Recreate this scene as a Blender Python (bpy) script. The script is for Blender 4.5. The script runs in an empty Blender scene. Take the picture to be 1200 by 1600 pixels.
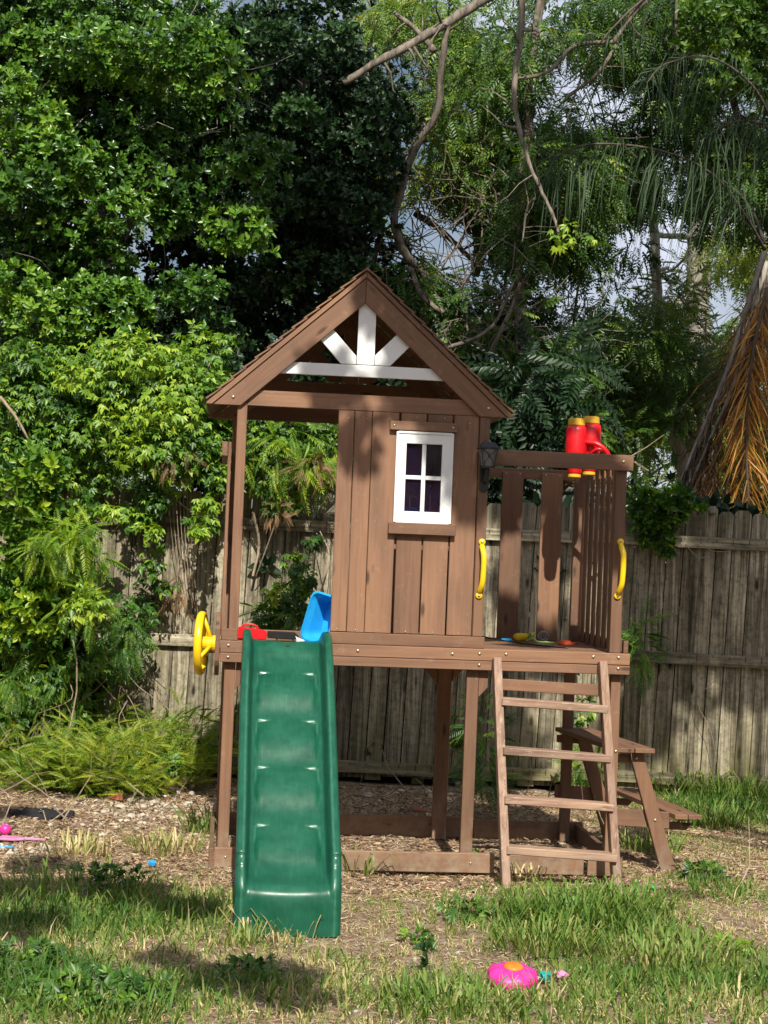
import bpy, bmesh, math, random
import numpy as np
from mathutils import Vector, Matrix, noise
random.seed(7)
R_ = math.radians
sc = bpy.context.scene
COL = sc.collection
rng = np.random.default_rng(11)

# ------------------------------------------------------------------ camera
CAMH, FPX = 1.772, 2600.0
cam_d = bpy.data.cameras.new("camera")
cam = bpy.data.objects.new("camera", cam_d)
COL.objects.link(cam)
sc.camera = cam
cam_d.sensor_fit = 'HORIZONTAL'
cam_d.angle = 2 * math.atan(600 / FPX)
cam_d.clip_start = 0.05
cam_d.clip_end = 600
PITCH, ROLL = R_(1.07), R_(2.258)
cam.matrix_world = Matrix.Translation((0, 0, CAMH)) @ Matrix.Rotation(math.pi / 2 + PITCH, 4, 'X') @ Matrix.Rotation(ROLL, 4, 'Z')

# ------------------------------------------------------------------ sky, sun, exposure
PYAW = R_(5.431)
PLOC = Vector((-0.846, 8.908, 0))
SUN_TO = Vector((0.10, -0.995, 0.98)).normalized()      # towards the sun
w = bpy.data.worlds.new("World")
sc.world = w
w.use_nodes = True
wn = w.node_tree.nodes
wl = w.node_tree.links
bg = wn['Background']
sky = wn.new('ShaderNodeTexSky')
sky.sky_type = 'NISHITA'
sky.sun_disc = False
sky.sun_elevation = math.asin(SUN_TO.z)
sky.sun_rotation = math.atan2(SUN_TO.x, SUN_TO.y)
sky.dust_density = 2.2
sky.air_density = 1.0
# thin bright cloud veil over the blue
tc = wn.new('ShaderNodeTexCoord')
cn = wn.new('ShaderNodeTexNoise')
cn.inputs['Scale'].default_value = 3.0
cn.inputs['Detail'].default_value = 6
cr = wn.new('ShaderNodeValToRGB')
cr.color_ramp.elements[0].position = 0.40
cr.color_ramp.elements[1].position = 0.62
mx = wn.new('ShaderNodeMix')
mx.data_type = 'RGBA'
mx.inputs[7].default_value = (14.5, 14.9, 17.0, 1)
wl.new(tc.outputs['Generated'], cn.inputs['Vector'])
wl.new(cn.outputs['Fac'], cr.inputs[0])
wl.new(cr.outputs[0], mx.inputs[0])
wl.new(sky.outputs[0], mx.inputs[6])
wl.new(mx.outputs[2], bg.inputs[0])
bg.inputs[1].default_value = 0.058
sun_d = bpy.data.lights.new("sun", 'SUN')
sun_d.energy = 5.0
sun_d.angle = R_(0.53)
sun_d.color = (1.0, 0.94, 0.83)
sun = bpy.data.objects.new("sun", sun_d)
COL.objects.link(sun)
sun.rotation_euler = SUN_TO.to_track_quat('Z', 'Y').to_euler()
sc.view_settings.view_transform = 'Standard'
sc.view_settings.look = 'None'
sc.view_settings.gamma = 1
sc.view_settings.exposure = 0.42
sc.cycles.max_bounces = 6
sc.cycles.transparent_max_bounces = 8


# ------------------------------------------------------------------ materials
def lin(c):
    return tuple(((v / 255) / 12.92 if v / 255 < 0.04045 else ((v / 255 + 0.055) / 1.055) ** 2.4) for v in c)


class NT:
    def __init__(s, name):
        s.m = bpy.data.materials.new(name)
        s.m.use_nodes = True
        s.n = s.m.node_tree.nodes
        s.l = s.m.node_tree.links
        s.b = s.n['Principled BSDF']
        s.out = s.n['Material Output']

    def new(s, t, **kw):
        q = s.n.new('ShaderNode' + t)
        for k, v in kw.items():
            if k[0] == '_':
                setattr(q, k[1:], v)
            else:
                q.inputs[k.replace('__', ' ')].default_value = v
        return q

    def link(s, a, b):
        s.l.new(a, b)

    def ramp(s, src, stops):
        r = s.n.new('ShaderNodeValToRGB')
        e = r.color_ramp.elements
        while len(e) < len(stops):
            e.new(0.5)
        for el, (p, c) in zip(e, stops):
            el.position = p
            el.color = (*c, 1) if len(c) == 3 else c
        s.link(src, r.inputs[0])
        return r.outputs[0]

    def mix(s, f, a, b, mode='MIX'):
        q = s.n.new('ShaderNodeMix')
        q.data_type = 'RGBA'
        q.blend_type = mode
        for i, v in ((0, f), (6, a), (7, b)):
            if hasattr(v, 'links'):
                s.link(v, q.inputs[i])
            elif i == 0:
                q.inputs[0].default_value = v
            else:
                q.inputs[i].default_value = (*v, 1)
        return q.outputs[2]


def plain(name, col, rough=0.5, metal=0.0, spec=0.5, var=0.15, scale=30, bump=0.0):
    t = NT(name)
    nz = t.new('TexNoise', Scale=scale, Detail=4)
    tc = t.new('TexCoord')
    t.link(tc.outputs['Object'], nz.inputs['Vector'])
    c2 = tuple(max(0, c * (1 - 2 * var)) for c in col)
    t.link(t.ramp(nz.outputs['Fac'], [(0.3, c2), (0.65, col)]), t.b.inputs['Base Color'])
    t.b.inputs['Roughness'].default_value = rough
    t.b.inputs['Metallic'].default_value = metal
    t.b.inputs['Specular IOR Level'].default_value = spec
    if bump:
        bp = t.new('Bump', Strength=bump, Distance=0.004)
        t.link(nz.outputs['Fac'], bp.inputs['Height'])
        t.link(bp.outputs[0], t.b.inputs['Normal'])
    return t.m


def wood(name, axis, rot=0.0, base=(0.225, 0.124, 0.074), dark=(0.180, 0.096, 0.058), worn=0.0, rough=0.62):
    """stained softwood: grain along one axis, knots, chipped marks, slight board to board variation"""
    t = NT(name)
    tc = t.new('TexCoord')
    oi = t.new('ObjectInfo')
    mp0 = t.new('Mapping')
    mp0.inputs['Rotation'].default_value = (0, rot, 0)
    t.link(tc.outputs['Object'], mp0.inputs[0])
    off = t.new('VectorMath', _operation='ADD')
    comb = t.new('CombineXYZ')
    ml = t.new('Math', _operation='MULTIPLY')
    ml.inputs[1].default_value = 23.0
    t.link(oi.outputs['Random'], ml.inputs[0])
    for i in range(3):
        t.link(ml.outputs[0], comb.inputs[i])
    t.link(mp0.outputs[0], off.inputs[0])
    t.link(comb.outputs[0], off.inputs[1])

    def sc_(k, thin):
        mp = t.new('Mapping')
        v = [thin] * 3
        v[axis] = k
        mp.inputs['Scale'].default_value = v
        t.link(off.outputs[0], mp.inputs[0])
        return mp.outputs[0]
    g = t.new('TexNoise', Scale=1.0, Detail=5, Distortion=0.6)
    t.link(sc_(3.0, 55.0), g.inputs['Vector'])
    big = t.new('TexNoise', Scale=1.0, Detail=3)
    t.link(sc_(1.6, 6.0), big.inputs['Vector'])
    kn = t.new('TexVoronoi', Scale=1.0)
    t.link(sc_(3.2, 11.0), kn.inputs['Vector'])
    ch = t.new('TexNoise', Scale=1.0, Detail=6, Roughness=0.7)
    t.link(sc_(11.0, 60.0), ch.inputs['Vector'])
    c = t.ramp(g.outputs['Fac'], [(0.30, dark), (0.62, base)])
    blot = t.ramp(big.outputs['Fac'], [(0.3, (0.74, 0.77, 0.78)), (0.5, (1.0, 0.98, 0.98)), (0.72, (1.14, 1.12, 1.02))])
    c = t.mix(1.0, c, blot, 'MULTIPLY')
    knm = t.ramp(kn.outputs['Distance'], [(0.07, (1, 1, 1)), (0.16, (0, 0, 0))])
    c = t.mix(knm, c, tuple(x * 0.42 for x in dark))
    pale = (0.42, 0.31, 0.23)
    chm = t.ramp(ch.outputs['Fac'], [(0.725 - worn, (0, 0, 0)), (0.76 - worn * 0.8, (1, 1, 1))])
    c = t.mix(chm, c, pale)
    rv = t.new('MapRange')
    rv.inputs[3].default_value = 0.76
    rv.inputs[4].default_value = 1.17
    t.link(oi.outputs['Random'], rv.inputs[0])
    vs = t.new('HueSaturation')
    # splashed soil and dust near the ground, scuffs all over
    sx = t.new('SeparateXYZ')
    t.link(tc.outputs['Object'], sx.inputs[0])
    du = t.new('MapRange')
    du.inputs[1].default_value = 0.30
    du.inputs[2].default_value = 0.0
    t.link(sx.outputs[2], du.inputs[0])
    iso = t.new('TexNoise', Scale=14.0, Detail=7, Roughness=0.7)
    t.link(tc.outputs['Object'], iso.inputs['Vector'])
    dm = t.new('Math', _operation='MULTIPLY')
    t.link(du.outputs[0], dm.inputs[0])
    t.link(t.ramp(iso.outputs['Fac'], [(0.38, (0, 0, 0)), (0.62, (0.8, 0.8, 0.8))]), dm.inputs[1])
    c = t.mix(dm.outputs[0], c, (0.26, 0.21, 0.15))
    c = t.mix(t.ramp(iso.outputs['Fac'], [(0.57, (0, 0, 0)), (0.72, (0.34, 0.34, 0.34))]), c, (0.34, 0.25, 0.17))
    t.link(rv.outputs[0], vs.inputs['Value'])
    t.link(c, vs.inputs['Color'])
    t.link(vs.outputs[0], t.b.inputs['Base Color'])
    t.b.inputs['Roughness'].default_value = rough
    t.b.inputs['Specular IOR Level'].default_value = 0.35
    bp = t.new('Bump', Strength=0.35, Distance=0.003)
    t.link(g.outputs['Fac'], bp.inputs['Height'])
    t.link(bp.outputs[0], t.b.inputs['Normal'])
    return t.m


def fence_wood(name, axis):
    t = NT(name)
    tc = t.new('TexCoord')
    oi = t.new('ObjectInfo')
    ml = t.new('Math', _operation='MULTIPLY')
    ml.inputs[1].default_value = 31.0
    t.link(oi.outputs['Random'], ml.inputs[0])
    comb = t.new('CombineXYZ')
    for i in range(3):
        t.link(ml.outputs[0], comb.inputs[i])
    off = t.new('VectorMath', _operation='ADD')
    t.link(tc.outputs['Object'], off.inputs[0])
    t.link(comb.outputs[0], off.inputs[1])

    def sc_(k, thin):
        mp = t.new('Mapping')
        v = [thin] * 3
        v[axis] = k
        mp.inputs['Scale'].default_value = v
        t.link(off.outputs[0], mp.inputs[0])
        return mp.outputs[0]
    g = t.new('TexNoise', Scale=1.0, Detail=7, Roughness=0.65, Distortion=0.8)
    t.link(sc_(1.6, 42.0), g.inputs['Vector'])
    s = t.new('TexNoise', Scale=1.0, Detail=4)
    t.link(sc_(1.1, 9.0), s.inputs['Vector'])
    kn = t.new('TexVoronoi', Scale=1.0)
    t.link(sc_(2.2, 7.0), kn.inputs['Vector'])
    c = t.ramp(g.outputs['Fac'], [(0.30, (0.060, 0.055, 0.043)), (0.45, (0.25, 0.218, 0.155)), (0.58, (0.43, 0.385, 0.285)), (0.72, (0.64, 0.58, 0.47))])
    st = t.ramp(s.outputs['Fac'], [(0.32, (0.42, 0.42, 0.40)), (0.55, (1, 1, 1))])
    c = t.mix(1.0, c, st, 'MULTIPLY')
    knm = t.ramp(kn.outputs['Distance'], [(0.06, (1, 1, 1)), (0.15, (0, 0, 0))])
    c = t.mix(knm, c, (0.035, 0.027, 0.02))
    mo = t.new('TexNoise', Scale=22.0, Detail=8, Roughness=0.75)
    t.link(off.outputs[0], mo.inputs['Vector'])
    c = t.mix(1.0, c, t.ramp(mo.outputs['Fac'], [(0.36, (0.55, 0.57, 0.52)), (0.55, (1.05, 1.03, 1.0))]), 'MULTIPLY')
    c = t.mix(t.ramp(mo.outputs['Fac'], [(0.62, (0, 0, 0)), (0.72, (0.55, 0.55, 0.55))]), c, (0.50, 0.48, 0.42))
    # algae low on the boards
    sep = t.new('SeparateXYZ')
    t.link(tc.outputs['Object'], sep.inputs[0])
    mr = t.new('MapRange')
    mr.inputs[1].default_value = 0.75
    mr.inputs[2].default_value = 0.05
    t.link(sep.outputs[2], mr.inputs[0])
    m2 = t.new('Math', _operation='MULTIPLY')
    t.link(mr.outputs[0], m2.inputs[0])
    t.link(t.ramp(s.outputs['Fac'], [(0.42, (0, 0, 0)), (0.6, (0.75, 0.75, 0.75))]), m2.inputs[1])
    c = t.mix(m2.outputs[0], c, (0.15, 0.14, 0.045))
    hi = t.new('MapRange')
    hi.inputs[1].default_value = 1.75
    hi.inputs[2].default_value = 2.12
    t.link(sep.outputs[2], hi.inputs[0])
    m3 = t.new('Math', _operation='MULTIPLY')
    t.link(hi.outputs[0], m3.inputs[0])
    t.link(t.ramp(mo.outputs['Fac'], [(0.42, (0, 0, 0)), (0.6, (0.5, 0.5, 0.5))]), m3.inputs[1])
    c = t.mix(m3.outputs[0], c, (0.10, 0.105, 0.075))
    rv = t.new('MapRange')
    rv.inputs[3].default_value = 0.60
    rv.inputs[4].default_value = 1.15
    t.link(oi.outputs['Random'], rv.inputs[0])
    vs = t.new('HueSaturation')
    t.link(rv.outputs[0], vs.inputs['Value'])
    t.link(c, vs.inputs['Color'])
    t.link(vs.outputs[0], t.b.inputs['Base Color'])
    t.b.inputs['Roughness'].default_value = 0.85
    t.b.inputs['Specular IOR Level'].default_value = 0.2
    bp = t.new('Bump', Strength=0.7, Distance=0.006)
    t.link(g.outputs['Fac'], bp.inputs['Height'])
    t.link(bp.outputs[0], t.b.inputs['Normal'])
    return t.m


def leafmat(name, stops, rough=0.42, trans=0.3, spec=0.5):
    """leaf colour picked by the per-leaf value stored on the mesh; thin leaves let light through"""
    t = NT(name)
    at = t.new('Attribute', _attribute_name='tint')
    c = t.ramp(at.outputs['Fac'], stops)
    t.link(c, t.b.inputs['Base Color'])
    t.b.inputs['Roughness'].default_value = rough
    t.b.inputs['Specular IOR Level'].default_value = spec
    tr = t.new('BsdfTranslucent')
    hs = t.new('HueSaturation', Hue=0.485, Saturation=1.1, Value=1.5)
    t.link(c, hs.inputs['Color'])
    t.link(hs.outputs[0], tr.inputs[0])
    ms = t.new('MixShader')
    ms.inputs[0].default_value = trans
    t.link(t.b.outputs[0], ms.inputs[1])
    t.link(tr.outputs[0], ms.inputs[2])
    t.link(ms.outputs[0], t.out.inputs[0])
    return t.m


def bark(name, c1, c2, scale=12):
    t = NT(name)
    tc = t.new('TexCoord')
    mp = t.new('Mapping')
    mp.inputs['Scale'].default_value = (scale, scale, scale * 0.25)
    t.link(tc.outputs['Object'], mp.inputs[0])
    n = t.new('TexNoise', Scale=1.0, Detail=8, Roughness=0.7)
    t.link(mp.outputs[0], n.inputs['Vector'])
    t.link(t.ramp(n.outputs['Fac'], [(0.35, c1), (0.62, c2)]), t.b.inputs['Base Color'])
    t.b.inputs['Roughness'].default_value = 0.9
    bp = t.new('Bump', Strength=0.8, Distance=0.01)
    t.link(n.outputs['Fac'], bp.inputs['Height'])
    t.link(bp.outputs[0], t.b.inputs['Normal'])
    return t.m


SLOPE = math.atan2(0.747, 0.832)
WX = wood('stained_wood_along_x', 0)
WY = wood('stained_wood_along_y', 1)
WZ = wood('stained_wood_upright', 2)
WSL = wood('stained_wood_left_slope', 0, rot=SLOPE)
WSR = wood('stained_wood_right_slope', 0, rot=-SLOPE)
WLX = wood('worn_rung_wood', 0, worn=0.15, base=(0.37, 0.25, 0.18), dark=(0.22, 0.125, 0.085))
WLZ = wood('worn_stringer_wood', 2, worn=0.15, base=(0.37, 0.245, 0.175), dark=(0.22, 0.125, 0.085))
WHITE = plain('white_paint', (0.80, 0.81, 0.80), 0.45, var=0.03, scale=9)
BLACKM = plain('black_lantern_metal', (0.018, 0.02, 0.02), 0.38, var=0.2)
YEL = plain('yellow_plastic', (0.86, 0.56, 0.012), 0.28, var=0.04)
RED = plain('red_plastic', (0.66, 0.008, 0.014), 0.36, var=0.08)
ORYEL = plain('ochre_plastic', (0.72, 0.42, 0.03), 0.4, var=0.08)
BLUE = plain('blue_plastic', (0.02, 0.36, 0.78), 0.35, var=0.06)
DBLUE = plain('deep_blue_plastic', (0.01, 0.07, 0.35), 0.4)
BOLT = plain('brass_zinc', (0.62, 0.55, 0.38), 0.3, metal=0.85, var=0.1)
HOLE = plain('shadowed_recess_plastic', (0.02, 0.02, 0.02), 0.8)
PINK = plain('pink_plastic', (0.80, 0.035, 0.32), 0.45, var=0.1, scale=60, bump=0.4)
PPINK = plain('pale_pink_plastic', (0.68, 0.26, 0.46), 0.45)
ORANGE = plain('orange_plastic', (0.85, 0.22, 0.02), 0.45)
ORED = plain('orange_red_plastic', (0.72, 0.10, 0.025), 0.4)
TEAL = plain('teal_plastic', (0.01, 0.36, 0.32), 0.45)
LGREEN = plain('bright_green_plastic', (0.06, 0.55, 0.13), 0.45)
PGREEN = plain('pale_green_plastic', (0.30, 0.50, 0.14), 0.45)
GREYP = plain('grey_plastic', (0.32, 0.33, 0.32), 0.4)
BLACKC = plain('black_cloth', (0.012, 0.012, 0.014), 0.85, var=0.3, bump=0.5)
BLACKP = plain('black_plastic', (0.015, 0.016, 0.016), 0.35)
WWRAP = plain('white_wrapper_film', (0.72, 0.68, 0.70), 0.35)
STONE = plain('pale_limestone', (0.52, 0.47, 0.39), 0.85, var=0.16, scale=18, bump=0.5)
BRICKM = plain('red_brick_fragment', (0.38, 0.13, 0.07), 0.9, var=0.2, bump=0.5)
FZ = fence_wood('weathered_picket_wood', 2)
FX = fence_wood('weathered_rail_wood', 0)

# green slide plastic: scuffed, with highlights painted along the moulded edges
t = NT('green_slide_plastic')
tc_ = t.new('TexCoord')
n1 = t.new('TexNoise', Scale=9, Detail=6, Roughness=0.65)
t.link(tc_.outputs['Object'], n1.inputs['Vector'])
n2 = t.new('TexNoise', Scale=220, Detail=3)
mp_ = t.new('Mapping')
mp_.inputs['Scale'].default_value = (1.0, 0.05, 0.05)
t.link(tc_.outputs['Object'], mp_.inputs[0])
t.link(mp_.outputs[0], n2.inputs['Vector'])
c = t.ramp(n1.outputs['Fac'], [(0.3, (0.004, 0.058, 0.032)), (0.7, (0.008, 0.092, 0.052))])
c = t.mix(t.ramp(n2.outputs['Fac'], [(0.52, (0, 0, 0)), (0.78, (0.18, 0.18, 0.18))]), c, (0.08, 0.23, 0.16))
n3 = t.new('TexNoise', Scale=26, Detail=8, Roughness=0.8)
t.link(tc_.outputs['Object'], n3.inputs['Vector'])
c = t.mix(t.ramp(n3.outputs['Fac'], [(0.60, (0, 0, 0)), (0.70, (0.35, 0.35, 0.35))]), c, (0.05, 0.075, 0.05))
t.b.inputs['Specular IOR Level'].default_value = 0.4
# painted highlights: paler green along pocket edges, rims and bed, stored on the mesh
wa = t.new('Attribute', _attribute_name='painted_glint')
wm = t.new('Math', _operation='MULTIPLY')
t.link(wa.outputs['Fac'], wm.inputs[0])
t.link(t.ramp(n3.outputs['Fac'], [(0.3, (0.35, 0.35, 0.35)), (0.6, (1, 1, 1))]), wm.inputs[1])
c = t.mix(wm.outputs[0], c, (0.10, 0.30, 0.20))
t.link(c, t.b.inputs['Base Color'])
t.link(t.ramp(n1.outputs['Fac'], [(0.3, (0.26,) * 3), (0.7, (0.42,) * 3)]), t.b.inputs['Roughness'])
bp_ = t.new('Bump', Strength=0.12, Distance=0.002)
t.link(n1.outputs['Fac'], bp_.inputs['Height'])
t.link(bp_.outputs[0], t.b.inputs['Normal'])
SLIDE = t.m

# tinted acrylic pane
t = NT('tinted_pane')
t.b.inputs['Base Color'].default_value = (0.02, 0.012, 0.03, 1)
t.b.inputs['Roughness'].default_value = 0.06
tr_ = t.new('BsdfTransparent')
tr_.inputs[0].default_value = (0.62, 0.58, 0.68, 1)
ms_ = t.new('MixShader')
ms_.inputs[0].default_value = 0.42
t.link(tr_.outputs[0], ms_.inputs[1])
t.link(t.b.outputs[0], ms_.inputs[2])
t.link(ms_.outputs[0], t.out.inputs[0])
PANE = t.m
t = NT('clear_lantern_plastic')
t.b.inputs['Base Color'].default_value = (0.16, 0.17, 0.17, 1)
t.b.inputs['Roughness'].default_value = 0.18
n_ = t.new('TexNoise', Scale=90)
bp_ = t.new('Bump', Strength=0.8, Distance=0.004)
t.link(n_.outputs['Fac'], bp_.inputs['Height'])
t.link(bp_.outputs[0], t.b.inputs['Normal'])
LGLASS = t.m

# ground
t = NT('sandy_soil_and_litter')
tc_ = t.new('TexCoord')


def gn(scale, detail=6, rough=0.6):
    q = t.new('TexNoise', Scale=scale, Detail=detail, Roughness=rough)
    t.link(tc_.outputs['Object'], q.inputs['Vector'])
    return q.outputs['Fac']


a = gn(1.3)
b = gn(38, 8, 0.75)
d = gn(7)
c = t.ramp(b, [(0.30, (0.06, 0.040, 0.024)), (0.48, (0.24, 0.17, 0.11)), (0.64, (0.46, 0.37, 0.26))])
c2 = t.ramp(b, [(0.3, (0.22, 0.18, 0.13)), (0.7, (0.50, 0.44, 0.35))])
c = t.mix(t.ramp(d, [(0.55, (0, 0, 0)), (0.66, (1, 1, 1))]), c, c2)
t.link(c, t.b.inputs['Base Color'])
t.b.inputs['Roughness'].default_value = 0.95
t.b.inputs['Specular IOR Level'].default_value = 0.1
bp_ = t.new('Bump', Strength=1.0, Distance=0.02)
t.link(b, bp_.inputs['Height'])
t.link(bp_.outputs[0], t.b.inputs['Normal'])
SOIL = t.m

L_GLOSS = leafmat('glossy_broadleaf', [(0.0, (0.013, 0.040, 0.010)), (0.5, (0.040, 0.112, 0.015)), (0.85, (0.115, 0.25, 0.025)), (1.0, (0.20, 0.33, 0.035))], 0.34, 0.22, 0.6)
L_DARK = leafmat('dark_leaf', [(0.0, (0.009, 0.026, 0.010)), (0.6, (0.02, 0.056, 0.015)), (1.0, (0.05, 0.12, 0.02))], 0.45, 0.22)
L_VINE = leafmat('vine_leaf', [(0.0, (0.022, 0.068, 0.014)), (0.45, (0.070, 0.175, 0.020)), (0.8, (0.20, 0.34, 0.028)), (1.0, (0.36, 0.47, 0.035))], 0.42, 0.3)
L_PIN = leafmat('feathery_leaf', [(0.0, (0.022, 0.062, 0.013)), (0.5, (0.070, 0.155, 0.020)), (0.85, (0.17, 0.27, 0.032)), (1.0, (0.32, 0.38, 0.06))], 0.45, 0.32)
L_FERN = leafmat('fern_leaf', [(0.0, (0.04, 0.11, 0.015)), (0.5, (0.12, 0.24, 0.02)), (1.0, (0.36, 0.42, 0.05))], 0.5, 0.35)
L_PALM = leafmat('palm_leaf', [(0.0, (0.02, 0.045, 0.02)), (1.0, (0.09, 0.14, 0.06))], 0.5, 0.2, 0.3)
L_GREYD = leafmat('grey_dead_palm_leaf', [(0.0, (0.025, 0.02, 0.015)), (0.5, (0.075, 0.062, 0.047)), (1.0, (0.20, 0.17, 0.13))], 0.8, 0.1, 0.2)
L_DEAD = leafmat('dead_palm_leaf', [(0.0, (0.05, 0.025, 0.010)), (0.4, (0.20, 0.085, 0.018)), (0.75, (0.46, 0.22, 0.035)), (1.0, (0.66, 0.38, 0.08))], 0.55, 0.35)
L_DRY = leafmat('dry_brown_leaf', [(0.0, (0.10, 0.055, 0.025)), (1.0, (0.33, 0.20, 0.10))], 0.7, 0.2)
GRASS = leafmat('grass_blade', [(0.0, (0.045, 0.115, 0.016)), (0.35, (0.12, 0.22, 0.032)), (0.6, (0.22, 0.26, 0.065)), (0.78, (0.46, 0.39, 0.17)), (1.0, (0.66, 0.54, 0.30))], 0.5, 0.25, 0.4)
STRAW = leafmat('straw_and_bark_chip', [(0.0, (0.07, 0.04, 0.025)), (0.3, (0.22, 0.12, 0.075)), (0.6, (0.46, 0.32, 0.19)), (1.0, (0.68, 0.56, 0.38))], 0.8, 0.1, 0.2)
BK_GREY = bark('grey_bark', (0.10, 0.085, 0.065), (0.34, 0.31, 0.26))
BK_BROWN = bark('grey_brown_bark', (0.045, 0.037, 0.028), (0.24, 0.20, 0.155), 22)
BK_PALE = bark('pale_bark', (0.24, 0.21, 0.17), (0.55, 0.51, 0.44))
BK_DARK = bark('dark_bark', (0.035, 0.028, 0.02), (0.12, 0.095, 0.07))
TWIG = bark('dry_twig', (0.20, 0.14, 0.09), (0.42, 0.33, 0.24), 40)


# ------------------------------------------------------------------ object helpers
def link(o, parent=None):
    COL.objects.link(o)
    if parent is not None:
        o.parent = parent
    return o


def tag(o, label=None, cat=None, group=None, kind=None):
    if label:
        o['label'] = label
    if cat:
        o['category'] = cat
    if group:
        o['group'] = group
    if kind:
        o['kind'] = kind
    return o


def empty(name, loc=(0, 0, 0), rot=(0, 0, 0), label=None, cat=None, group=None):
    o = bpy.data.objects.new(name, None)
    o.empty_display_size = 0.1
    o.location = loc
    o.rotation_euler = rot
    link(o)
    return tag(o, label, cat, group)


class MB:
    """collects shapes into one bmesh"""

    def __init__(s):
        s.bm = bmesh.new()

    def add(s, vs, fs):
        bv = [s.bm.verts.new(v) for v in vs]
        for f in fs:
            try:
                s.bm.faces.new([bv[i] for i in f])
            except ValueError:
                pass
        return bv

    def box(s, x0, x1, y0, y1, z0, z1):
        s.add([(x0, y0, z0), (x1, y0, z0), (x1, y1, z0), (x0, y1, z0), (x0, y0, z1), (x1, y0, z1), (x1, y1, z1), (x0, y1, z1)],
              [(0, 3, 2, 1), (4, 5, 6, 7), (0, 1, 5, 4), (1, 2, 6, 5), (2, 3, 7, 6), (3, 0, 4, 7)])
        return s

    def prism(s, poly, d0, d1, plane='xz'):
        """polygon in a plane, extruded between two depths on the remaining axis"""
        def P(a, b, c):
            return {'xz': (a, c, b), 'yz': (c, a, b), 'xy': (a, b, c)}[plane]
        n = len(poly)
        vs = [P(a, b, d0) for a, b in poly] + [P(a, b, d1) for a, b in poly]
        fs = [tuple(range(n)), tuple(range(2 * n - 1, n - 1, -1))] + [(i, i + n, (i + 1) % n + n, (i + 1) % n) for i in range(n)]
        s.add(vs, fs)
        return s

    def beam(s, p, q, wd, th, up=(0, 0, 1)):
        """rectangular bar from p to q: wd across, th along up"""
        p, q = Vector(p), Vector(q)
        d = (q - p).normalized()
        a = d.cross(Vector(up)).normalized()
        b = a.cross(d).normalized()
        vs = []
        for c in (p, q):
            for i, j in ((-1, -1), (1, -1), (1, 1), (-1, 1)):
                vs.append(c + a * (i * wd / 2) + b * (j * th / 2))
        s.add(vs, [(0, 1, 2, 3), (7, 6, 5, 4), (0, 4, 5, 1), (1, 5, 6, 2), (2, 6, 7, 3), (3, 7, 4, 0)])
        return s

    def tube(s, pts, rad, n=8, cap=True):
        pts = [Vector(p) for p in pts]
        if not hasattr(rad, '__len__'):
            rad = [rad] * len(pts)
        rings = []
        ref = Vector((0.013, 0.31, 1)).normalized()
        for i, p in enumerate(pts):
            d = (pts[min(i + 1, len(pts) - 1)] - pts[max(i - 1, 0)]).normalized()
            if abs(d.dot(ref)) > 0.97:
                a = d.cross(Vector((1, 0, 0))).normalized()
            else:
                a = d.cross(ref).normalized()
            if i and rings:
                a = (la - d * la.dot(d)).normalized()
            la = a
            b = d.cross(a)
            rings.append([s.bm.verts.new(p + (a * math.cos(2 * math.pi * k / n) + b * math.sin(2 * math.pi * k / n)) * rad[i]) for k in range(n)])
        for r0, r1 in zip(rings, rings[1:]):
            for k in range(n):
                s.bm.faces.new((r0[k], r0[(k + 1) % n], r1[(k + 1) % n], r1[k]))
        if cap:
            s.bm.faces.new(rings[0][::-1])
            s.bm.faces.new(rings[-1])
        return s

    def lathe(s, prof, c=(0, 0, 0), axis=(0, 0, 1), n=16):
        """prof: (radius, height) pairs turned about axis through c"""
        M = Vector(axis).normalized().to_track_quat('Z', 'Y').to_matrix()
        c = Vector(c)
        rings = []
        for r, h in prof:
            rings.append([s.bm.verts.new(c + M @ Vector((r * math.cos(2 * math.pi * k / n), r * math.sin(2 * math.pi * k / n), h))) for k in range(n)])
        for r0, r1 in zip(rings, rings[1:]):
            for k in range(n):
                s.bm.faces.new((r0[k], r0[(k + 1) % n], r1[(k + 1) % n], r1[k]))
        s.bm.faces.new(rings[0][::-1])
        s.bm.faces.new(rings[-1])
        return s

    def build(s, name, mat, parent=None, bevel=0.0, smooth=False, warp=None, jit=0.0, seg=1):
        bm = s.bm
        if jit:
            for v in bm.verts:
                v.co += Vector((random.uniform(-jit, jit), random.uniform(-jit, jit), random.uniform(-jit, jit)))
        if bevel:
            bmesh.ops.bevel(bm, geom=[e for e in bm.edges], offset=bevel, segments=seg, affect='EDGES', clamp_overlap=True)
        if warp:
            for v in bm.verts:
                v.co = warp(v.co)
        bmesh.ops.recalc_face_normals(bm, faces=bm.faces)
        me = bpy.data.meshes.new(name)
        bm.to_mesh(me)
        bm.free()
        if smooth:
            for p in me.polygons:
                p.use_smooth = True
        me.materials.append(mat)
        return link(bpy.data.objects.new(name, me), parent)


def board(name, mat, parent, x0, x1, y0, y1, z0, z1, bev=0.003, jit=0.0008):
    return MB().box(x0, x1, y0, y1, z0, z1).build(name, mat, parent, bevel=bev, jit=jit)


def smoothpath(pts, n=4):
    """Catmull-Rom through the points"""
    P = [Vector(p) for p in pts]
    P = [P[0] * 2 - P[1]] + P + [P[-1] * 2 - P[-2]]
    out = []
    for i in range(1, len(P) - 2):
        for k in range(n):
            u = k / n
            a, b, c, d = P[i - 1:i + 3]
            out.append(0.5 * ((2 * b) + (c - a) * u + (2 * a - 5 * b + 4 * c - d) * u * u + (3 * b - a - 3 * c + d) * u ** 3))
    out.append(P[-2])
    return out


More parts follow.
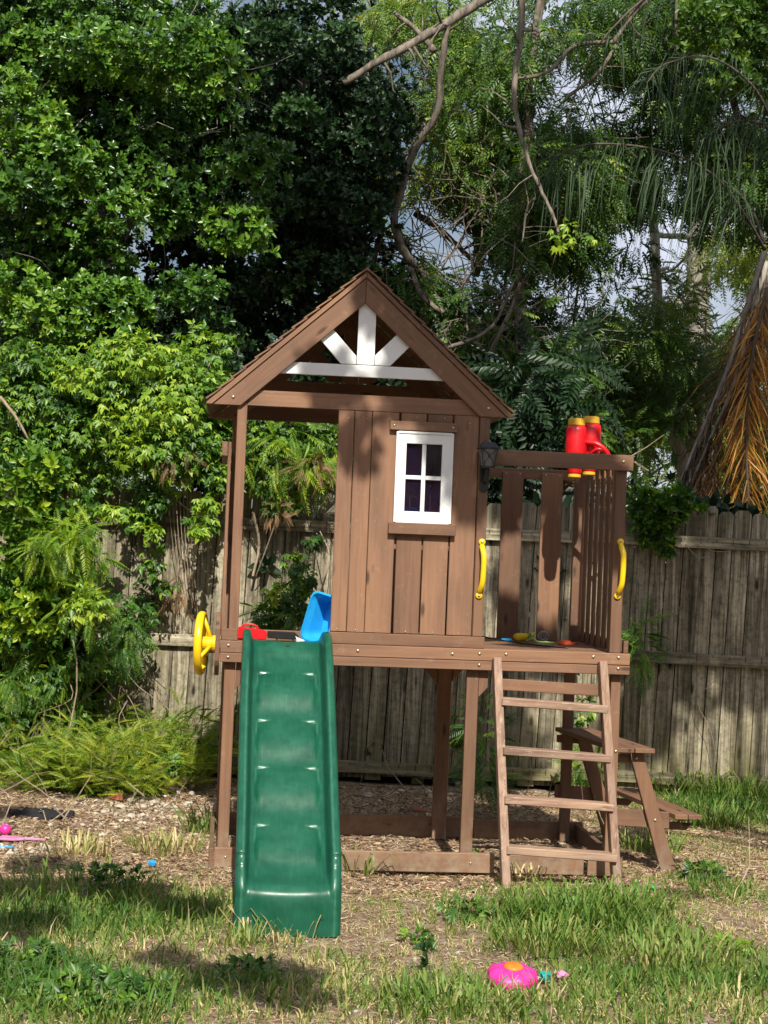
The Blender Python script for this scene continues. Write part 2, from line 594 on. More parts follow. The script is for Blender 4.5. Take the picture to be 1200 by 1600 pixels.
# pixel of the 1200 x 1600 photograph to a world point at depth Y (only used to lay out plants and trees)
def at(px, py, Y):
    u, v = px - 600, py - 800
    u, v = u * math.cos(ROLL) + v * math.sin(ROLL), -u * math.sin(ROLL) + v * math.cos(ROLL)
    cx, cz, cy = u / FPX, -v / FPX, 1.0
    dx, dy, dz = cx, cy * math.cos(PITCH) - cz * math.sin(PITCH), cy * math.sin(PITCH) + cz * math.cos(PITCH)
    return Vector((dx * Y / dy, Y, CAMH + dz * Y / dy))


def gnd(px, py):
    p, o = at(px, py, 1.0), Vector((0, 0, CAMH))
    d = p - o
    return o + d * (-CAMH / d.z)


# ------------------------------------------------------------------ foliage machinery (numpy)
def leaf(L, W, fold=0.12, droop=0.1):
    """one folded leaf of four triangles pointing along +X, face up"""
    v = np.array([(0, 0, 0), (0.5 * L, 0, -fold * W), (L, 0, -droop * L), (0.42 * L, W / 2, fold * W), (0.42 * L, -W / 2, fold * W)], float)
    f = np.array([(0, 4, 1), (0, 1, 3), (1, 4, 2), (1, 2, 3)])
    return v, f


def oval(L, W, fold=0.12, droop=0.1):
    """rounded leaf of six triangles"""
    v = np.array([(0, 0, 0), (0.5 * L, 0, -fold * W), (L, 0, -droop * L), (0.34 * L, W * .46, fold * W), (0.72 * L, W * .45, fold * W - droop * L * .4), (0.34 * L, -W * .46, fold * W), (0.72 * L, -W * .45, fold * W - droop * L * .4)], float)
    f = np.array([(0, 5, 1), (5, 6, 1), (6, 2, 1), (2, 4, 1), (4, 3, 1), (3, 0, 1)])
    return v, f


def leaf2(L, W):
    v = np.array([(0, 0, 0), (0.45 * L, W / 2, 0.1 * W), (L, 0, -0.06 * L), (0.45 * L, -W / 2, 0.1 * W)], float)
    return v, np.array([(0, 3, 2), (0, 2, 1)])


def frame(d, n):
    d = np.asarray(d, float)
    d = d / np.linalg.norm(d, axis=-1, keepdims=True)
    n = n - (n * d).sum(-1, keepdims=True) * d
    n = n / (np.linalg.norm(n, axis=-1, keepdims=True) + 1e-9)
    return np.stack([d, np.cross(n, d), n], -1)


def compose(parts):
    """parts: (v, f, dir, normal, pos, scale) -> one template, with a per leaf offset for the tint"""
    V, F, T, k = [], [], [], 0
    for v, f, d, n, p, s in parts:
        M = frame(np.array(d, float), np.array(n, float))
        V.append((v * s) @ M.T + np.array(p))
        F.append(f + k)
        T.append(np.full(len(v), random.uniform(-0.16, 0.16)))
        k += len(v)
    return np.vstack(V), np.vstack(F), np.concatenate(T)


def rosette(n=8, L=0.064, W=0.027):
    ps = []
    lf = oval(L, W, 0.16, 0.12)
    for k in range(n):
        a = 2.4 * k
        th = R_(random.uniform(38, 78) if k < n - 2 else 20)
        d = (math.cos(th), math.sin(th) * math.cos(a), math.sin(th) * math.sin(a))
        nn = (math.sin(th), -math.cos(th) * math.cos(a), -math.cos(th) * math.sin(a))
        ps.append((*lf, d, nn, (0.012 * k / n, 0, 0), random.uniform(0.75, 1.15)))
    return compose(ps)


def palmate(n=5, L=0.060, W=0.025):
    lf = leaf(L, W, 0.14, 0.22)
    ps = []
    for k in range(n):
        a = R_(-78 + 156 * k / (n - 1))
        ps.append((*lf, (math.cos(a), math.sin(a), -0.25), (0.15, 0, 1), (0, 0, 0), 1.0 - 0.28 * abs(math.sin(a))))
    return compose(ps)


def pinnate(pairs=8, L=0.26, l=0.055, W=0.017, tri2=True, droop=0.35, ang=58):
    lf = leaf2(l, W) if tri2 else leaf(l, W)
    ps = []
    for k in range(pairs):
        u = (k + 0.7) / pairs
        x = L * u
        z = -droop * L * u * u
        s = 0.75 + 0.5 * math.sin(math.pi * min(1, u * 0.9 + 0.1))
        for sg in (-1, 1):
            a = R_(ang + random.uniform(-8, 8))
            ps.append((*lf, (math.cos(a), sg * math.sin(a), -0.22 - 0.3 * u), (0.1, 0, 1), (x, 0, z), s))
    ps.append((*lf, (1, 0, -0.6), (0.3, 0, 1), (L, 0, -droop * L), 1.0))
    # stalk
    sv = np.array([(0, -0.0018, 0), (0, 0.0018, 0), (L * 0.5, 0, -droop * L * 0.25), (L, 0, -droop * L)], float)
    ps.append((sv, np.array([(0, 1, 2), (1, 3, 2)]), (1, 0, 0), (0, 0, 1), (0, 0, 0), 1.0))
    return compose(ps)


def scatter(tpl, pos, d, n, s, tint):
    V, F, T = tpl
    M = frame(d, n) * s[:, None, None]
    VV = np.einsum('nij,vj->nvi', M, V) + pos[:, None, :]
    FF = F[None] + (np.arange(len(pos)) * len(V))[:, None, None]
    TT = np.clip(tint[:, None] + T[None], 0, 1)
    return VV.reshape(-1, 3), FF.reshape(-1, 3), TT.reshape(-1)


def merge(chunks):
    V, F, T, k = [], [], [], 0
    for v, f, tt in chunks:
        V.append(v)
        F.append(f + k)
        T.append(tt)
        k += len(v)
    return np.vstack(V), np.vstack(F), np.concatenate(T)


def leafmesh(name, chunks, mat, parent=None):
    V, F, T = merge(chunks)
    me = bpy.data.meshes.new(name)
    me.vertices.add(len(V))
    me.vertices.foreach_set('co', V.astype(np.float32).ravel())
    me.loops.add(F.size)
    me.loops.foreach_set('vertex_index', F.astype(np.int32).ravel())
    me.polygons.add(len(F))
    me.polygons.foreach_set('loop_start', np.arange(0, F.size, 3, dtype=np.int32))
    me.polygons.foreach_set('loop_total', np.full(len(F), 3, dtype=np.int32))
    at_ = me.attributes.new('tint', 'FLOAT', 'POINT')
    at_.data.foreach_set('value', T.astype(np.float32))
    me.update()
    me.materials.append(mat)
    return link(bpy.data.objects.new(name, me), parent)


TPL = {
    'ros': [rosette() for _ in range(4)],
    'rosbig': [rosette(7, 0.066, 0.029) for _ in range(3)],
    'palm5': [palmate(), palmate(5, 0.055, 0.022), palmate(3, 0.06, 0.028)],
    'pin': [pinnate(7, 0.18, 0.038, 0.013), pinnate(6, 0.15, 0.036, 0.014), pinnate(7, 0.19, 0.038, 0.014, droop=0.5), pinnate(4, 0.11, 0.045, 0.02), pinnate(4, 0.12, 0.05, 0.018, droop=.6)],
    'pinbig': [pinnate(9, 0.36, 0.085, 0.026, droop=0.45)],
    'fern': [pinnate(13, 0.17, 0.032, 0.006, droop=0.5, ang=60), pinnate(11, 0.14, 0.028, 0.006, droop=0.3, ang=55)],
    'spray': [pinnate(5, 0.15, 0.05, 0.024, droop=0.2, ang=50, tri2=False)],
}


def unit(n):
    u = rng.normal(size=(n, 3))
    return u / np.linalg.norm(u, axis=1, keepdims=True)


def clump(kind, c, r, n, tint=0.5, tv=0.18, droop=0.0, out=0.8, s=(0.8, 1.25), shell=0.55, sunny=0.5):
    """leaves around an ellipsoid, denser towards its surface, facing out and to the light"""
    if kind == 'palm5':
        n = int(n * 1.6)
    elif kind == 'fern':
        n = int(n * 2.2)
    elif kind == 'pin':
        n = int(n * 1.25)
    c = np.array(c, float)
    r = np.array(r if hasattr(r, '__len__') else (r, r, r), float)
    u = unit(n)
    rad = shell + (1 - shell) * rng.random((n, 1)) ** 0.6
    rad *= 1 + 0.18 * rng.normal(size=(n, 1))
    pos = c + u * rad * r
    sunv = np.array([0.08, -0.75, 0.65])
    d = out * u + 0.55 * rng.normal(size=(n, 3)) * 0.7 + np.array([0, -0.15, -droop])
    if kind.startswith('ros'):
        d = d + sunv * sunny
    nn = np.array([0, -0.35, 0.8]) + 0.35 * rng.normal(size=(n, 3)) + 0.2 * u
    if kind == 'palm5':
        pass
    sc_ = rng.uniform(s[0], s[1], n)
    # a twig tip carries alike leaves: tint varies slowly over space, plus per twig
    ti = tint + tv * rng.normal(size=n)
    out_ = []
    T = TPL[kind]
    which = rng.integers(0, len(T), n)
    for i, tp in enumerate(T):
        m = which == i
        if m.any():
            out_.append(scatter(tp, pos[m], d[m], nn[m], sc_[m], ti[m]))
    return out_


def branch(name, mat, parent, pts, r0, r1, n=7, sm=7, wob=0.0):
    p = smoothpath(pts, sm)
    if wob:
        p = [q + Vector((random.uniform(-wob, wob), random.uniform(-wob, wob), random.uniform(-wob, wob))) for q in p]
    k = len(p)
    p = [q + Vector(noise.noise_vector(q * 2.3 + Vector((7, 1, 3)))) * min(.05, r0 * 1.2) * (.35 if name == 'trunk' and mat.name != 'grey_brown_bark' else 1) for q in p]
    rr = [(r0 + (r1 - r0) * i / (k - 1)) * (1 + (.07 if name == 'trunk' else .18) * noise.noise(p[i] * 9)) for i in range(k)]
    m = MB().tube(p, rr, n)
    if r0 < .12 and k > 6:      # stubs and side twigs
        for _ in range(int(k / 4) + 1):
            i = random.randrange(1, k - 1)
            d = Vector([random.gauss(0, 1) for _ in range(3)]).normalized()
            q = p[i]
            pts_ = [q]
            L_ = random.uniform(.08, .45)
            for _j in range(3):
                d = (d + Vector([random.gauss(0, .3) for _ in range(3)])).normalized()
                pts_.append(pts_[-1] + d * L_ / 3)
            m.tube(pts_, [rr[i] * .45, rr[i] * .3, rr[i] * .2, .002], 5, cap=False)
    return m.build(name, mat, parent, smooth=True)


def twigs(mb, c, r, n, L=0.5, rad=0.006, bias=(0, 0, 0.3)):
    c = Vector(c)
    for _ in range(n):
        p = c + Vector([random.uniform(-1, 1) * q for q in (r if hasattr(r, '__len__') else (r, r, r))])
        d = (Vector([random.gauss(0, 1) for _ in range(3)]).normalized() + Vector(bias)).normalized()
        pts = [p]
        for k in range(3):
            d = (d + Vector([random.gauss(0, 0.35) for _ in range(3)])).normalized()
            pts.append(pts[-1] + d * L / 3)
        mb.tube(pts, [rad, rad * 0.8, rad * 0.6, rad * 0.35], 4, cap=False)


# ================================================================== SETTING
def gh(x, y):
    """ground height: nearly flat yard, small bumps away from the playset"""
    h = 0.03 * noise.noise(Vector((x * 0.9, y * 0.9, 0))) + 0.012 * noise.noise(Vector((x * 4, y * 4, 3)))
    return h - 0.005


def build_ground():
    xs = np.concatenate([np.linspace(-60, -6, 10)[:-1], np.linspace(-6, 6, 121), np.linspace(6, 60, 10)[1:]])
    ys = np.concatenate([np.linspace(-30, 3, 8)[:-1], np.linspace(3, 17, 141), np.linspace(17, 200, 16)[1:]])
    me = bpy.data.meshes.new('ground')
    V = [(x, y, gh(x, y)) for y in ys for x in xs]
    nx = len(xs)
    F = [(j * nx + i, j * nx + i + 1, (j + 1) * nx + i + 1, (j + 1) * nx + i) for j in range(len(ys) - 1) for i in range(nx - 1)]
    me.from_pydata(V, [], F)
    for p in me.polygons:
        p.use_smooth = True
    me.materials.append(SOIL)
    tag(link(bpy.data.objects.new('ground', me)), kind='structure')


build_ground()

# ================================================================== FENCE
FY = 12.32
fence = empty('wooden_fence', (0, FY, 0), label='weathered grey dog-eared wooden picket fence running behind the whole playset', cat='fence')
LEAN = 0.036
random.seed(3)
nP = 0
x = -5.6
pick_meshes = []
while x < 5.6:
    wdt = random.uniform(0.106, 0.126)
    top = 2.115 + random.uniform(-0.03, 0.03)
    if -1.25 < x < -0.55:
        top += 0.03
    bot = random.uniform(0.02, 0.06)
    e = 0.028
    z0 = bot
    poly = [(x, z0), (x + wdt, z0), (x + wdt, top - e), (x + wdt - e * 0.8, top), (x + e * 0.8, top), (x, top - e)]
    ln = LEAN + random.uniform(-0.0012, 0.0012)
    dy = random.uniform(-0.004, 0.008)
    o = MB().prism(poly, -0.009 + dy, 0.009 + dy).build('picket', FZ, fence, bevel=0.0025, jit=0.001,
                                                     warp=lambda v, ln=ln: Vector((v.x + ln * v.z, v.y, v.z)))
    x += wdt + random.choice([0.003, 0.004, 0.005, 0.007, 0.004])


def frail(za, zb, x0, x1, th=0.085):
    n = 9
    mb = MB()
    vs, fs = [], []
    for i in range(n):
        u = i / (n - 1)
        X = x0 + (x1 - x0) * u
        z = za + (zb - za) * u - 0.012 * math.sin(math.pi * u) + random.uniform(-0.003, 0.003)
        for y, zz in ((-0.048, z - th / 2), (-0.048, z + th / 2), (-0.0105, z + th / 2), (-0.0105, z - th / 2)):
            vs.append((X, y, zz))
    for i in range(n - 1):
        for k in range(4):
            a0, a1 = i * 4 + k, i * 4 + (k + 1) % 4
            fs.append((a0, a1, a1 + 4, a0 + 4))
    fs += [(3, 2, 1, 0), tuple(4 * (n - 1) + k for k in range(4))]
    mb.add(vs, fs)
    return mb.build('rail', FX, fence, jit=0.001)


for x0, x1 in ((-5.7, -3.32), (-3.315, -0.92), (-0.915, 1.48), (1.485, 3.88), (3.885, 5.8)):
    frail(1.885, 1.875, x0, x1)
    frail(1.022, 1.005, x0, x1)
    frail(0.135, 0.115, x0, x1)
for xx in (-2.6, -0.92, 0.28, 1.48, 2.72):
    MB().box(xx, xx + .09, .022, .11, 0, 1.98).build('fence_post', FZ, fence, bevel=.004, warp=lambda v: Vector((v.x + LEAN * v.z, v.y, v.z)))
# nails on rails are too small to tell apart: one part
mb = MB()
for k in range(56):
    xx = -3.3 + k * 0.12
    for zz in (1.87, 1.01, 0.12):
        mb.box(xx, xx + 0.006, -0.0505, -0.0475, zz + random.uniform(-0.02, 0.02), zz + 0.026)
tag(mb.build('nail', plain('rusty_iron', (0.07, 0.035, 0.02), 0.8), fence), kind='stuff')

# ================================================================== PLAYSET
PS = empty('wooden_playset', PLOC, (0, 0, PYAW), 'brown wooden playset with gabled clubhouse, green slide, ladder and railed balcony', 'playset')


def bd(name, mat, *a, **k):
    return board(name, mat, PS, *a, **k)


D = 1.109
XR = 2.225
# posts and legs
bd('post', WZ, 0.040, 0.092, 0.0, 0.05, 1.221, 2.50)
bd('post', WZ, 1.354, 1.408, 0.0, 0.05, 1.221, 2.50)
bd('post', WZ, 0.020, 0.075, 1.05, 1.10, 1.221, 2.50)
bd('post', WZ, 1.354, 1.408, 1.05, 1.10, 1.221, 2.50)
bd('post', WZ, 2.118, 2.180, 0.0, 0.05, 1.221, 2.302)
bd('post', WZ, 2.118, 2.180, 1.05, 1.10, 1.221, 2.302)
bd('leg', WZ, 0.026, 0.086, 0.012, 0.062, 0.0, 1.104)
bd('leg', WZ, 1.338, 1.403, 0.012, 0.062, 0.0, 1.104)
bd('leg', WZ, 2.135, 2.190, 0.012, 0.062, 0.0, 1.104)
bd('leg', WZ, 0.015, 0.075, 1.045, 1.10, 0.0, 1.104)
bd('leg', WZ, 1.318, 1.402, 1.045, 1.10, 0.0, 1.104)
bd('leg', WZ, 2.100, 2.160, 1.045, 1.10, 0.0, 1.104)
# knee braces beside the legs
for x0, sg in ((0.088, 1), (1.405, 1)):
    MB().prism([(x0, 1.102), (x0 + 0.05, 1.102), (x0 + 0.05, 1.01), (x0, 0.955)], 0.014, 0.05).build('brace', WZ, PS, bevel=0.002)
MB().prism([(1.31, 1.10), (1.16, 1.10), (1.315, 0.93)], 1.05, 1.085).build('brace', WX, PS, bevel=0.002)
MB().prism([(1.41, 1.10), (1.53, 1.10), (1.405, 0.95)], 1.05, 1.085).build('brace', WX, PS, bevel=0.002)
# deck beams: two boards one over the other in front, one behind, and the sides
for y0, y1 in ((-0.036, 0.0), (D, D + 0.036)):
    bd('deck_beam', WX, 0.0, XR, y0, y1, 1.1575, 1.221)
    bd('deck_beam', WX, 0.0, XR, y0, y1, 1.105, 1.1555)
bd('deck_beam', WY, 0.0, 0.036, 0.002, D - 0.002, 1.106, 1.220)
bd('deck_beam', WY, XR - 0.03, XR, 0.002, D - 0.002, 1.106, 1.220)
bd('joist', WY, 1.42, 1.455, 0.002, D - 0.002, 1.107, 1.196)
# deck boards run along the depth of the house, and side to side on the balcony
k = 0
x = 0.04
while x < 1.40:
    bd('deck_board', WY, x, x + 0.085, 0.004, D - 0.004, 1.199, 1.2165)
    x += 0.091
y = 0.006
while y < D - 0.08:
    bd('deck_board', WX, 1.435, 2.19, y, y + 0.082, 1.199, 1.2165)
    y += 0.0885
bd('end_block', WX, 0.004, 0.090, -0.03, -0.001, 1.2225, 1.283)
bd('end_block', WX, 2.192, 2.218, -0.012, 0.03, 1.2225, 1.29)
# front wall boards
ZB, ZT = 1.286, 2.480
for x0, x1, z0, z1, y in ((0.585, 0.669, ZB, ZT, 0), (0.673, 0.766, ZB, ZT, 0.002), (0.770, 0.912, ZB, ZT, 0),
                          (0.925, 1.062, ZB, 1.886, 0.003), (1.070, 1.207, ZB, 1.886, 0.001), (1.215, 1.351, ZB, ZT, 0),
                          (0.925, 1.062, 2.38, ZT, 0.001), (1.070, 1.207, 2.38, ZT, 0.002)):
    bd('wall_board', WZ, x0, x1, y, y + 0.02, z0, z1, jit=0.0012)
bd('wall_board', WZ, 1.3555, 1.409, -0.014, -0.001, ZB, ZT)
bd('skirt_board', WX, 0.582, 1.422, -0.024, -0.0015, 1.2225, 1.2845)
bd('backing_rail', WX, 0.60, 1.35, 0.025, 0.05, 1.74, 1.80)
bd('lintel_board', WX, 0.862, 1.228, -0.03, -0.003, 2.385, 2.434)
bd('window_sill', WX, 0.874, 1.240, -0.036, -0.003, 1.824, 1.886)
# window
win = MB()
fx0, fx1, fz0, fz1 = 0.903, 1.209, 1.890, 2.378
px0, px1, pz0, pz1 = 0.957, 1.152, 1.949, 2.316
for b_ in ((fx0, px0, fz0, fz1), (px1, fx1, fz0, fz1), (px0, px1, fz0, pz0), (px0, px1, pz1, fz1)):
    win.box(b_[0], b_[1], -0.018, 0.012, b_[2], b_[3])
wo = win.build('window', WHITE, PS, bevel=0.0015)
lip_ = MB()
for b_ in ((fx0 - 0.003, fx0 + 0.008, fz0, fz1), (fx1 - 0.008, fx1 + 0.003, fz0, fz1), (fx0 + 0.008, fx1 - 0.008, fz0 - 0.003, fz0 + 0.008), (fx0 + 0.008, fx1 - 0.008, fz1 - 0.008, fz1 + 0.003)):
    lip_.box(b_[0], b_[1], -0.024, -0.0185, b_[2], b_[3])
lip_.build('frame_lip', WHITE, wo)
MB().box(1.044, 1.066, -0.012, 0.006, pz0, pz1).build('muntin', WHITE, wo, bevel=0.002)
MB().box(px0, 1.043, -0.011, 0.005, 2.122, 2.144).build('muntin', WHITE, wo, bevel=0.002)
MB().box(1.067, px1, -0.011, 0.005, 2.122, 2.144).build('muntin', WHITE, wo, bevel=0.002)
for a0, a1 in ((px0, 1.043), (1.067, px1)):
    for c0, c1 in ((pz0, 2.121), (2.145, pz1)):
        MB().box(a0, a1, 0.0055, 0.0085, c0, c1).build('pane', PANE, wo)
# rear wall of the house behind the window and the gap
for i in range(4):
    x0 = 0.86 + i * 0.125
    bd('wall_board', WZ, x0, x0 + 0.12, 1.085, 1.103, 1.24, 2.46)
# left side rail and slats
bd('side_rail', WY, -0.034, -0.004, -0.005, 1.10, 2.205, 2.282)
for i in range(8):
    y0 = 0.055 + i * 0.128
    bd('side_slat', WZ, -0.002, 0.016, y0, y0 + 0.105, 1.235, 2.285)
# shelf with things behind the window is a bench board between walls
bd('shelf', WX, 0.93, 1.40, 0.06, 0.30, 1.915, 1.93)

# gable front and rear
AP, AX, EL, ER, EZ = 3.236, 0.704, -0.118, 1.522, 2.497


def gable(y0, y1, white):
    fr = []
    # fascia boards, cut level at the eaves and plumb at the ridge
    thv = 0.168
    for sg, xe, mat in ((-1, EL, WSL), (1, ER, WSR)):
        m_ = (AP - EZ) / (AX - xe)
        top = 0.040
        # points: ridge top, ridge bottom, eave lower inner, eave lower tip, eave top
        z_b = 2.478
        xi = AX + ((AP - top - 0.122 + 0.0) - z_b) / -m_ if True else 0
        poly = [(AX + sg * 0.0008, AP - top), (AX + sg * 0.0008, AP - top - 0.135),
                (AX - (AP - top - 0.135 - z_b) / m_, z_b), (AX - (AP - top - z_b) / m_, z_b)]
        MB().prism(poly, y0 - 0.024, y0 - 0.002).build('fascia', mat, PS, bevel=0.0025)
    # trim strip directly under the roofing edge
        poly = [(AX + sg * 0.0008, AP - 0.008), (AX + sg * 0.0008, AP - top + 0.003),
                (AX - (AP - top + 0.003 - z_b) / m_ , z_b + 0.001), (xe - sg * -0.012, z_b + 0.001), (xe + sg * 0.004, EZ - 0.004)]
        MB().prism(poly, y0 - 0.034, y0 - 0.004).build('roof_edge_trim', mat, PS, bevel=0.002)
    # tie beam
    MB().prism([(0.088, 2.482), (1.355, 2.482), (1.32, 2.566), (0.125, 2.566)], y0, y1).build('tie_beam', WX, PS, bevel=0.002)
    wm = WHITE if white else WX
    wz = WHITE if white else WZ
    MB().prism([(0.19, 2.664), (1.225, 2.664), (1.14, 2.728), (0.275, 2.728)], y0 + 0.004, y0 + 0.022).build('gable_crossbar', wm, PS, bevel=0.002)
    MB().prism([(0.671, 2.731), (0.766, 2.731), (0.766, 3.040), (0.735, 3.075), (0.702, 3.078), (0.671, 3.045)], y0 + 0.002, y0 + 0.02).build('gable_spoke', wz, PS, bevel=0.002)
    MB().prism([(0.585, 2.731), (0.668, 2.731), (0.668, 2.775), (0.47, 2.985), (0.40, 2.93)], y0 + 0.004, y0 + 0.022).build('gable_spoke', wz, PS, bevel=0.002)
    MB().prism([(0.769, 2.731), (0.852, 2.731), (1.03, 2.92), (0.96, 2.985), (0.769, 2.785)], y0 + 0.004, y0 + 0.022).build('gable_spoke', wz, PS, bevel=0.002)


gable(0.0, 0.022, True)
gable(1.085, 1.105, False)
# roof planks, lapped like shingles from eave to ridge
NR = 13
for sg, xe, mat in ((-1, EL, WY), (1, ER, WY)):
    sl = Vector((AX - xe, 0, AP - EZ))
    Ls = sl.length
    u = sl.normalized()
    nrm = Vector((-u.z * (1 if sg < 0 else -1), 0, abs(u.x)))
    for i in range(NR):
        s0 = Ls * i / NR - 0.004
        s1 = Ls * (i + 1) / NR + 0.012
        a = Vector((xe, 0, EZ)) + u * s0 + nrm * 0.011
        b_ = Vector((xe, 0, EZ)) + u * s1 + nrm * 0.0015
        if i == NR - 1:
            b_ = Vector((AX, 0, AP)) + Vector((0, 0, 0.004))
        ya, yb = -0.036 - random.uniform(0, 0.004), 1.15
        vs = []
        for yy in (ya, yb):
            for p_, h in ((a, 0), (b_, 0), (b_, 0.008), (a, 0.010)):
                q_ = p_ + nrm * h
                vs.append((q_.x, yy, q_.z))
        m_ = MB()
        m_.add(vs, [(0, 1, 2, 3), (7, 6, 5, 4), (0, 4, 5, 1), (1, 5, 6, 2), (2, 6, 7, 3), (3, 7, 4, 0)])
        m_.build('roof_plank', mat, PS, bevel=0.0015, jit=0.0012)
MB().prism([(AX - 0.05, AP - 0.03), (AX, AP + 0.016), (AX + 0.05, AP - 0.03), (AX, AP + 0.004)], -0.040, 1.155).build('ridge_cap', WY, PS)
# balcony rails and slats
bd('balcony_rail', WX, 1.412, 2.206, -0.028, -0.002, 2.219, 2.304)
bd('balcony_rail', WX, 1.412, 2.20, 1.084, 1.105, 2.198, 2.262)
bd('balcony_rail', WY, 2.184, 2.208, 0.0, 1.11, 2.222, 2.302)
bd('balcony_rail', WY, 2.184, 2.206, 0.03, 1.108, 1.225, 1.28)
for x0, x1 in ((1.668, 1.797), (1.912, 2.043)):
    bd('balcony_slat', WZ, x0, x1, 1.062, 1.082, 1.22, 2.238)
for i in range(7):
    y0 = 0.075 + i * 0.140
    bd('balcony_slat', WZ, 2.166, 2.177, y0, y0 + 0.080, 1.22, 2.262)
# base rails on the ground
bd('base_rail', WX, 0.012, 1.520, -0.030, 0.0, 0.012, 0.118)
bd('base_rail', WX, 1.56, 2.02, 0.004, 0.036, 0.006, 0.108)
bd('base_rail', WX, 2.04, 2.20, 0.0, 0.032, 0.004, 0.11)
bd('base_rail', WX, 1.58, 2.26, 1.112, 1.14, 0.0, 0.11)
bd('base_rail', WX, 0.0, 1.57, 1.112, 1.14, 0.0, 0.125)
bd('base_rail', WY, -0.016, 0.010, -0.028, 1.14, 0.0, 0.115)
bd('base_rail', WY, 2.205, 2.235, 0.0, 1.14, 0.0, 0.10)


# bolts: domed heads
def bolt_mesh():
    return MB().lathe([(0.0095, 0.0), (0.0090, 0.003), (0.006, 0.0065), (0.002, 0.008)], axis=(0, -1, 0), n=8).build('bolt', BOLT, PS, smooth=True)


b0 = bolt_mesh()
first = True


def bolt(x, z, y=-0.036, s=1.0):
    global first
    o = b0 if first else b0.copy()
    if not first:
        link(o, PS)
    first = False
    o.location = (x, y, z)
    o.scale = (s, s, s)


for x_, z_, y_ in ((0.043, 1.196, -0.036), (0.043, 1.133, -0.036), (0.735, 1.19, -0.036), (1.247, 1.19, -0.036), (1.395, 1.196, -0.036), (1.395, 1.135, -0.036),
                   (1.54, 1.198, -0.036), (2.02, 1.20, -0.036), (2.16, 1.20, -0.036), (2.16, 1.14, -0.036), (0.072, 0.07, -0.03), (1.39, 0.066, -0.03), (2.15, 2.268, -0.028),
                   (0.014, 2.522, -0.024), (1.395, 2.525, -0.024), (0.885, 2.41, -0.030), (1.205, 2.41, -0.030), (2.175, 0.685, 0.012)):
    bolt(x_, z_, y_, 1.0 if y_ != -0.030 else 0.7)

for x_, z_ in ((1.69, 2.225), (1.775, 2.225), (1.935, 2.225), (2.02, 2.225)):
    bolt(x_, z_, 1.062, .55)
for x_ in (0.62, 0.72, 0.84, 0.99, 1.14, 1.28):
    bolt(x_, 1.300, 0.0, .4)
    bolt(x_ + .02, 2.44 if x_ < .9 or x_ > 1.2 else 2.46, 0.0, .4)
# yellow grab handles
for hx, hz0, hz1 in ((1.388, 1.51, 1.80), (2.155, 1.535, 1.832)):
    pts = smoothpath([(hx, -0.012, hz1 - 0.015), (hx + 0.002, -0.036, hz1 - 0.04), (hx + 0.007, -0.054, hz1 - 0.075), (hx + 0.008, -0.056, (hz0 + hz1) / 2), (hx + 0.005, -0.052, hz0 + 0.07), (hx - 0.001, -0.034, hz0 + 0.035), (hx - 0.006, -0.012, hz0 + 0.012)], 4)
    h = MB().tube(pts, [0.012, 0.013] + [0.0155] * (len(pts) - 4) + [0.013, 0.012], 10).build('handle', YEL, PS, smooth=True)
    for zc, xo in ((hz1 - 0.002, 0.0), (hz0 - 0.002, -0.006)):
        MB().lathe([(0.019, 0), (0.019, 0.007), (0.014, 0.012), (0.009, 0.012)], (hx + xo, -0.002 if hx > 2 else -0.014, zc), (0, -1, 0), 14).build('foot', YEL, h, smooth=True)
        MB().lathe([(0.008, 0), (0.007, 0.004), (0.003, 0.006)], (hx + xo, -0.0145 if hx > 2 else -0.0265, zc), (0, -1, 0), 8).build('screw', BOLT, h, smooth=True)

# steering wheel and its bracket on the left side
sw = empty('steering_wheel', (-0.105, 0.13, 1.192), (0, 0, R_(-6)))
sw.parent = PS
rim = MB()
n1_, n2_ = 36, 10
rings = [[rim.bm.verts.new((0.022 * math.sin(b2) , (0.158 + 0.016 * math.cos(b2)) * math.cos(a2), (0.158 + 0.016 * math.cos(b2)) * math.sin(a2)))
          for b2 in [2 * math.pi * j / n2_ for j in range(n2_)]] for a2 in [2 * math.pi * i / n1_ for i in range(n1_)]]
for i in range(n1_):
    for j in range(n2_):
        rim.bm.faces.new((rings[i][j], rings[(i + 1) % n1_][j], rings[(i + 1) % n1_][(j + 1) % n2_], rings[i][(j + 1) % n2_]))
rim.build('rim', YEL, sw, smooth=True)
for a2 in (90, 210, 330):
    ca, sa = math.cos(R_(a2)), math.sin(R_(a2))
    MB().tube([(0.006, 0.150 * ca, 0.150 * sa), (0.03, 0.09 * ca, 0.09 * sa), (0.052, 0.028 * ca, 0.028 * sa)], [0.010, 0.011, 0.012], 8).build('spoke', YEL, sw, smooth=True)
MB().lathe([(0.036, 0), (0.038, 0.02), (0.038, 0.05), (0.046, 0.055), (0.046, 0.075)], (0.012, 0, 0), (1, 0, 0), 18).build('hub', YEL, sw, smooth=False)
arc = [(0.005, 1.282)] + [(0.13 + 0.145 * math.cos(R_(q)), 1.192 + 0.172 * math.sin(R_(q))) for q in range(140, -141, -20)] + [(0.005, 1.108)]
MB().prism(arc, -0.028, -0.003, 'yz').build('wheel_bracket', WY, PS, bevel=0.003)

# wall lantern
ln = empty('wall_lantern', (1.386, -0.016, 2.0))
ln.parent = PS
MB().add([(-0.046, 0.0, 0.306), (0.062, 0.0, 0.306), (0.062, -0.115, 0.306), (-0.046, -0.115, 0.306), (-0.024, -0.012, 0.335), (0.04, -0.012, 0.335), (0.04, -0.09, 0.335), (-0.024, -0.09, 0.335)], []) if False else None


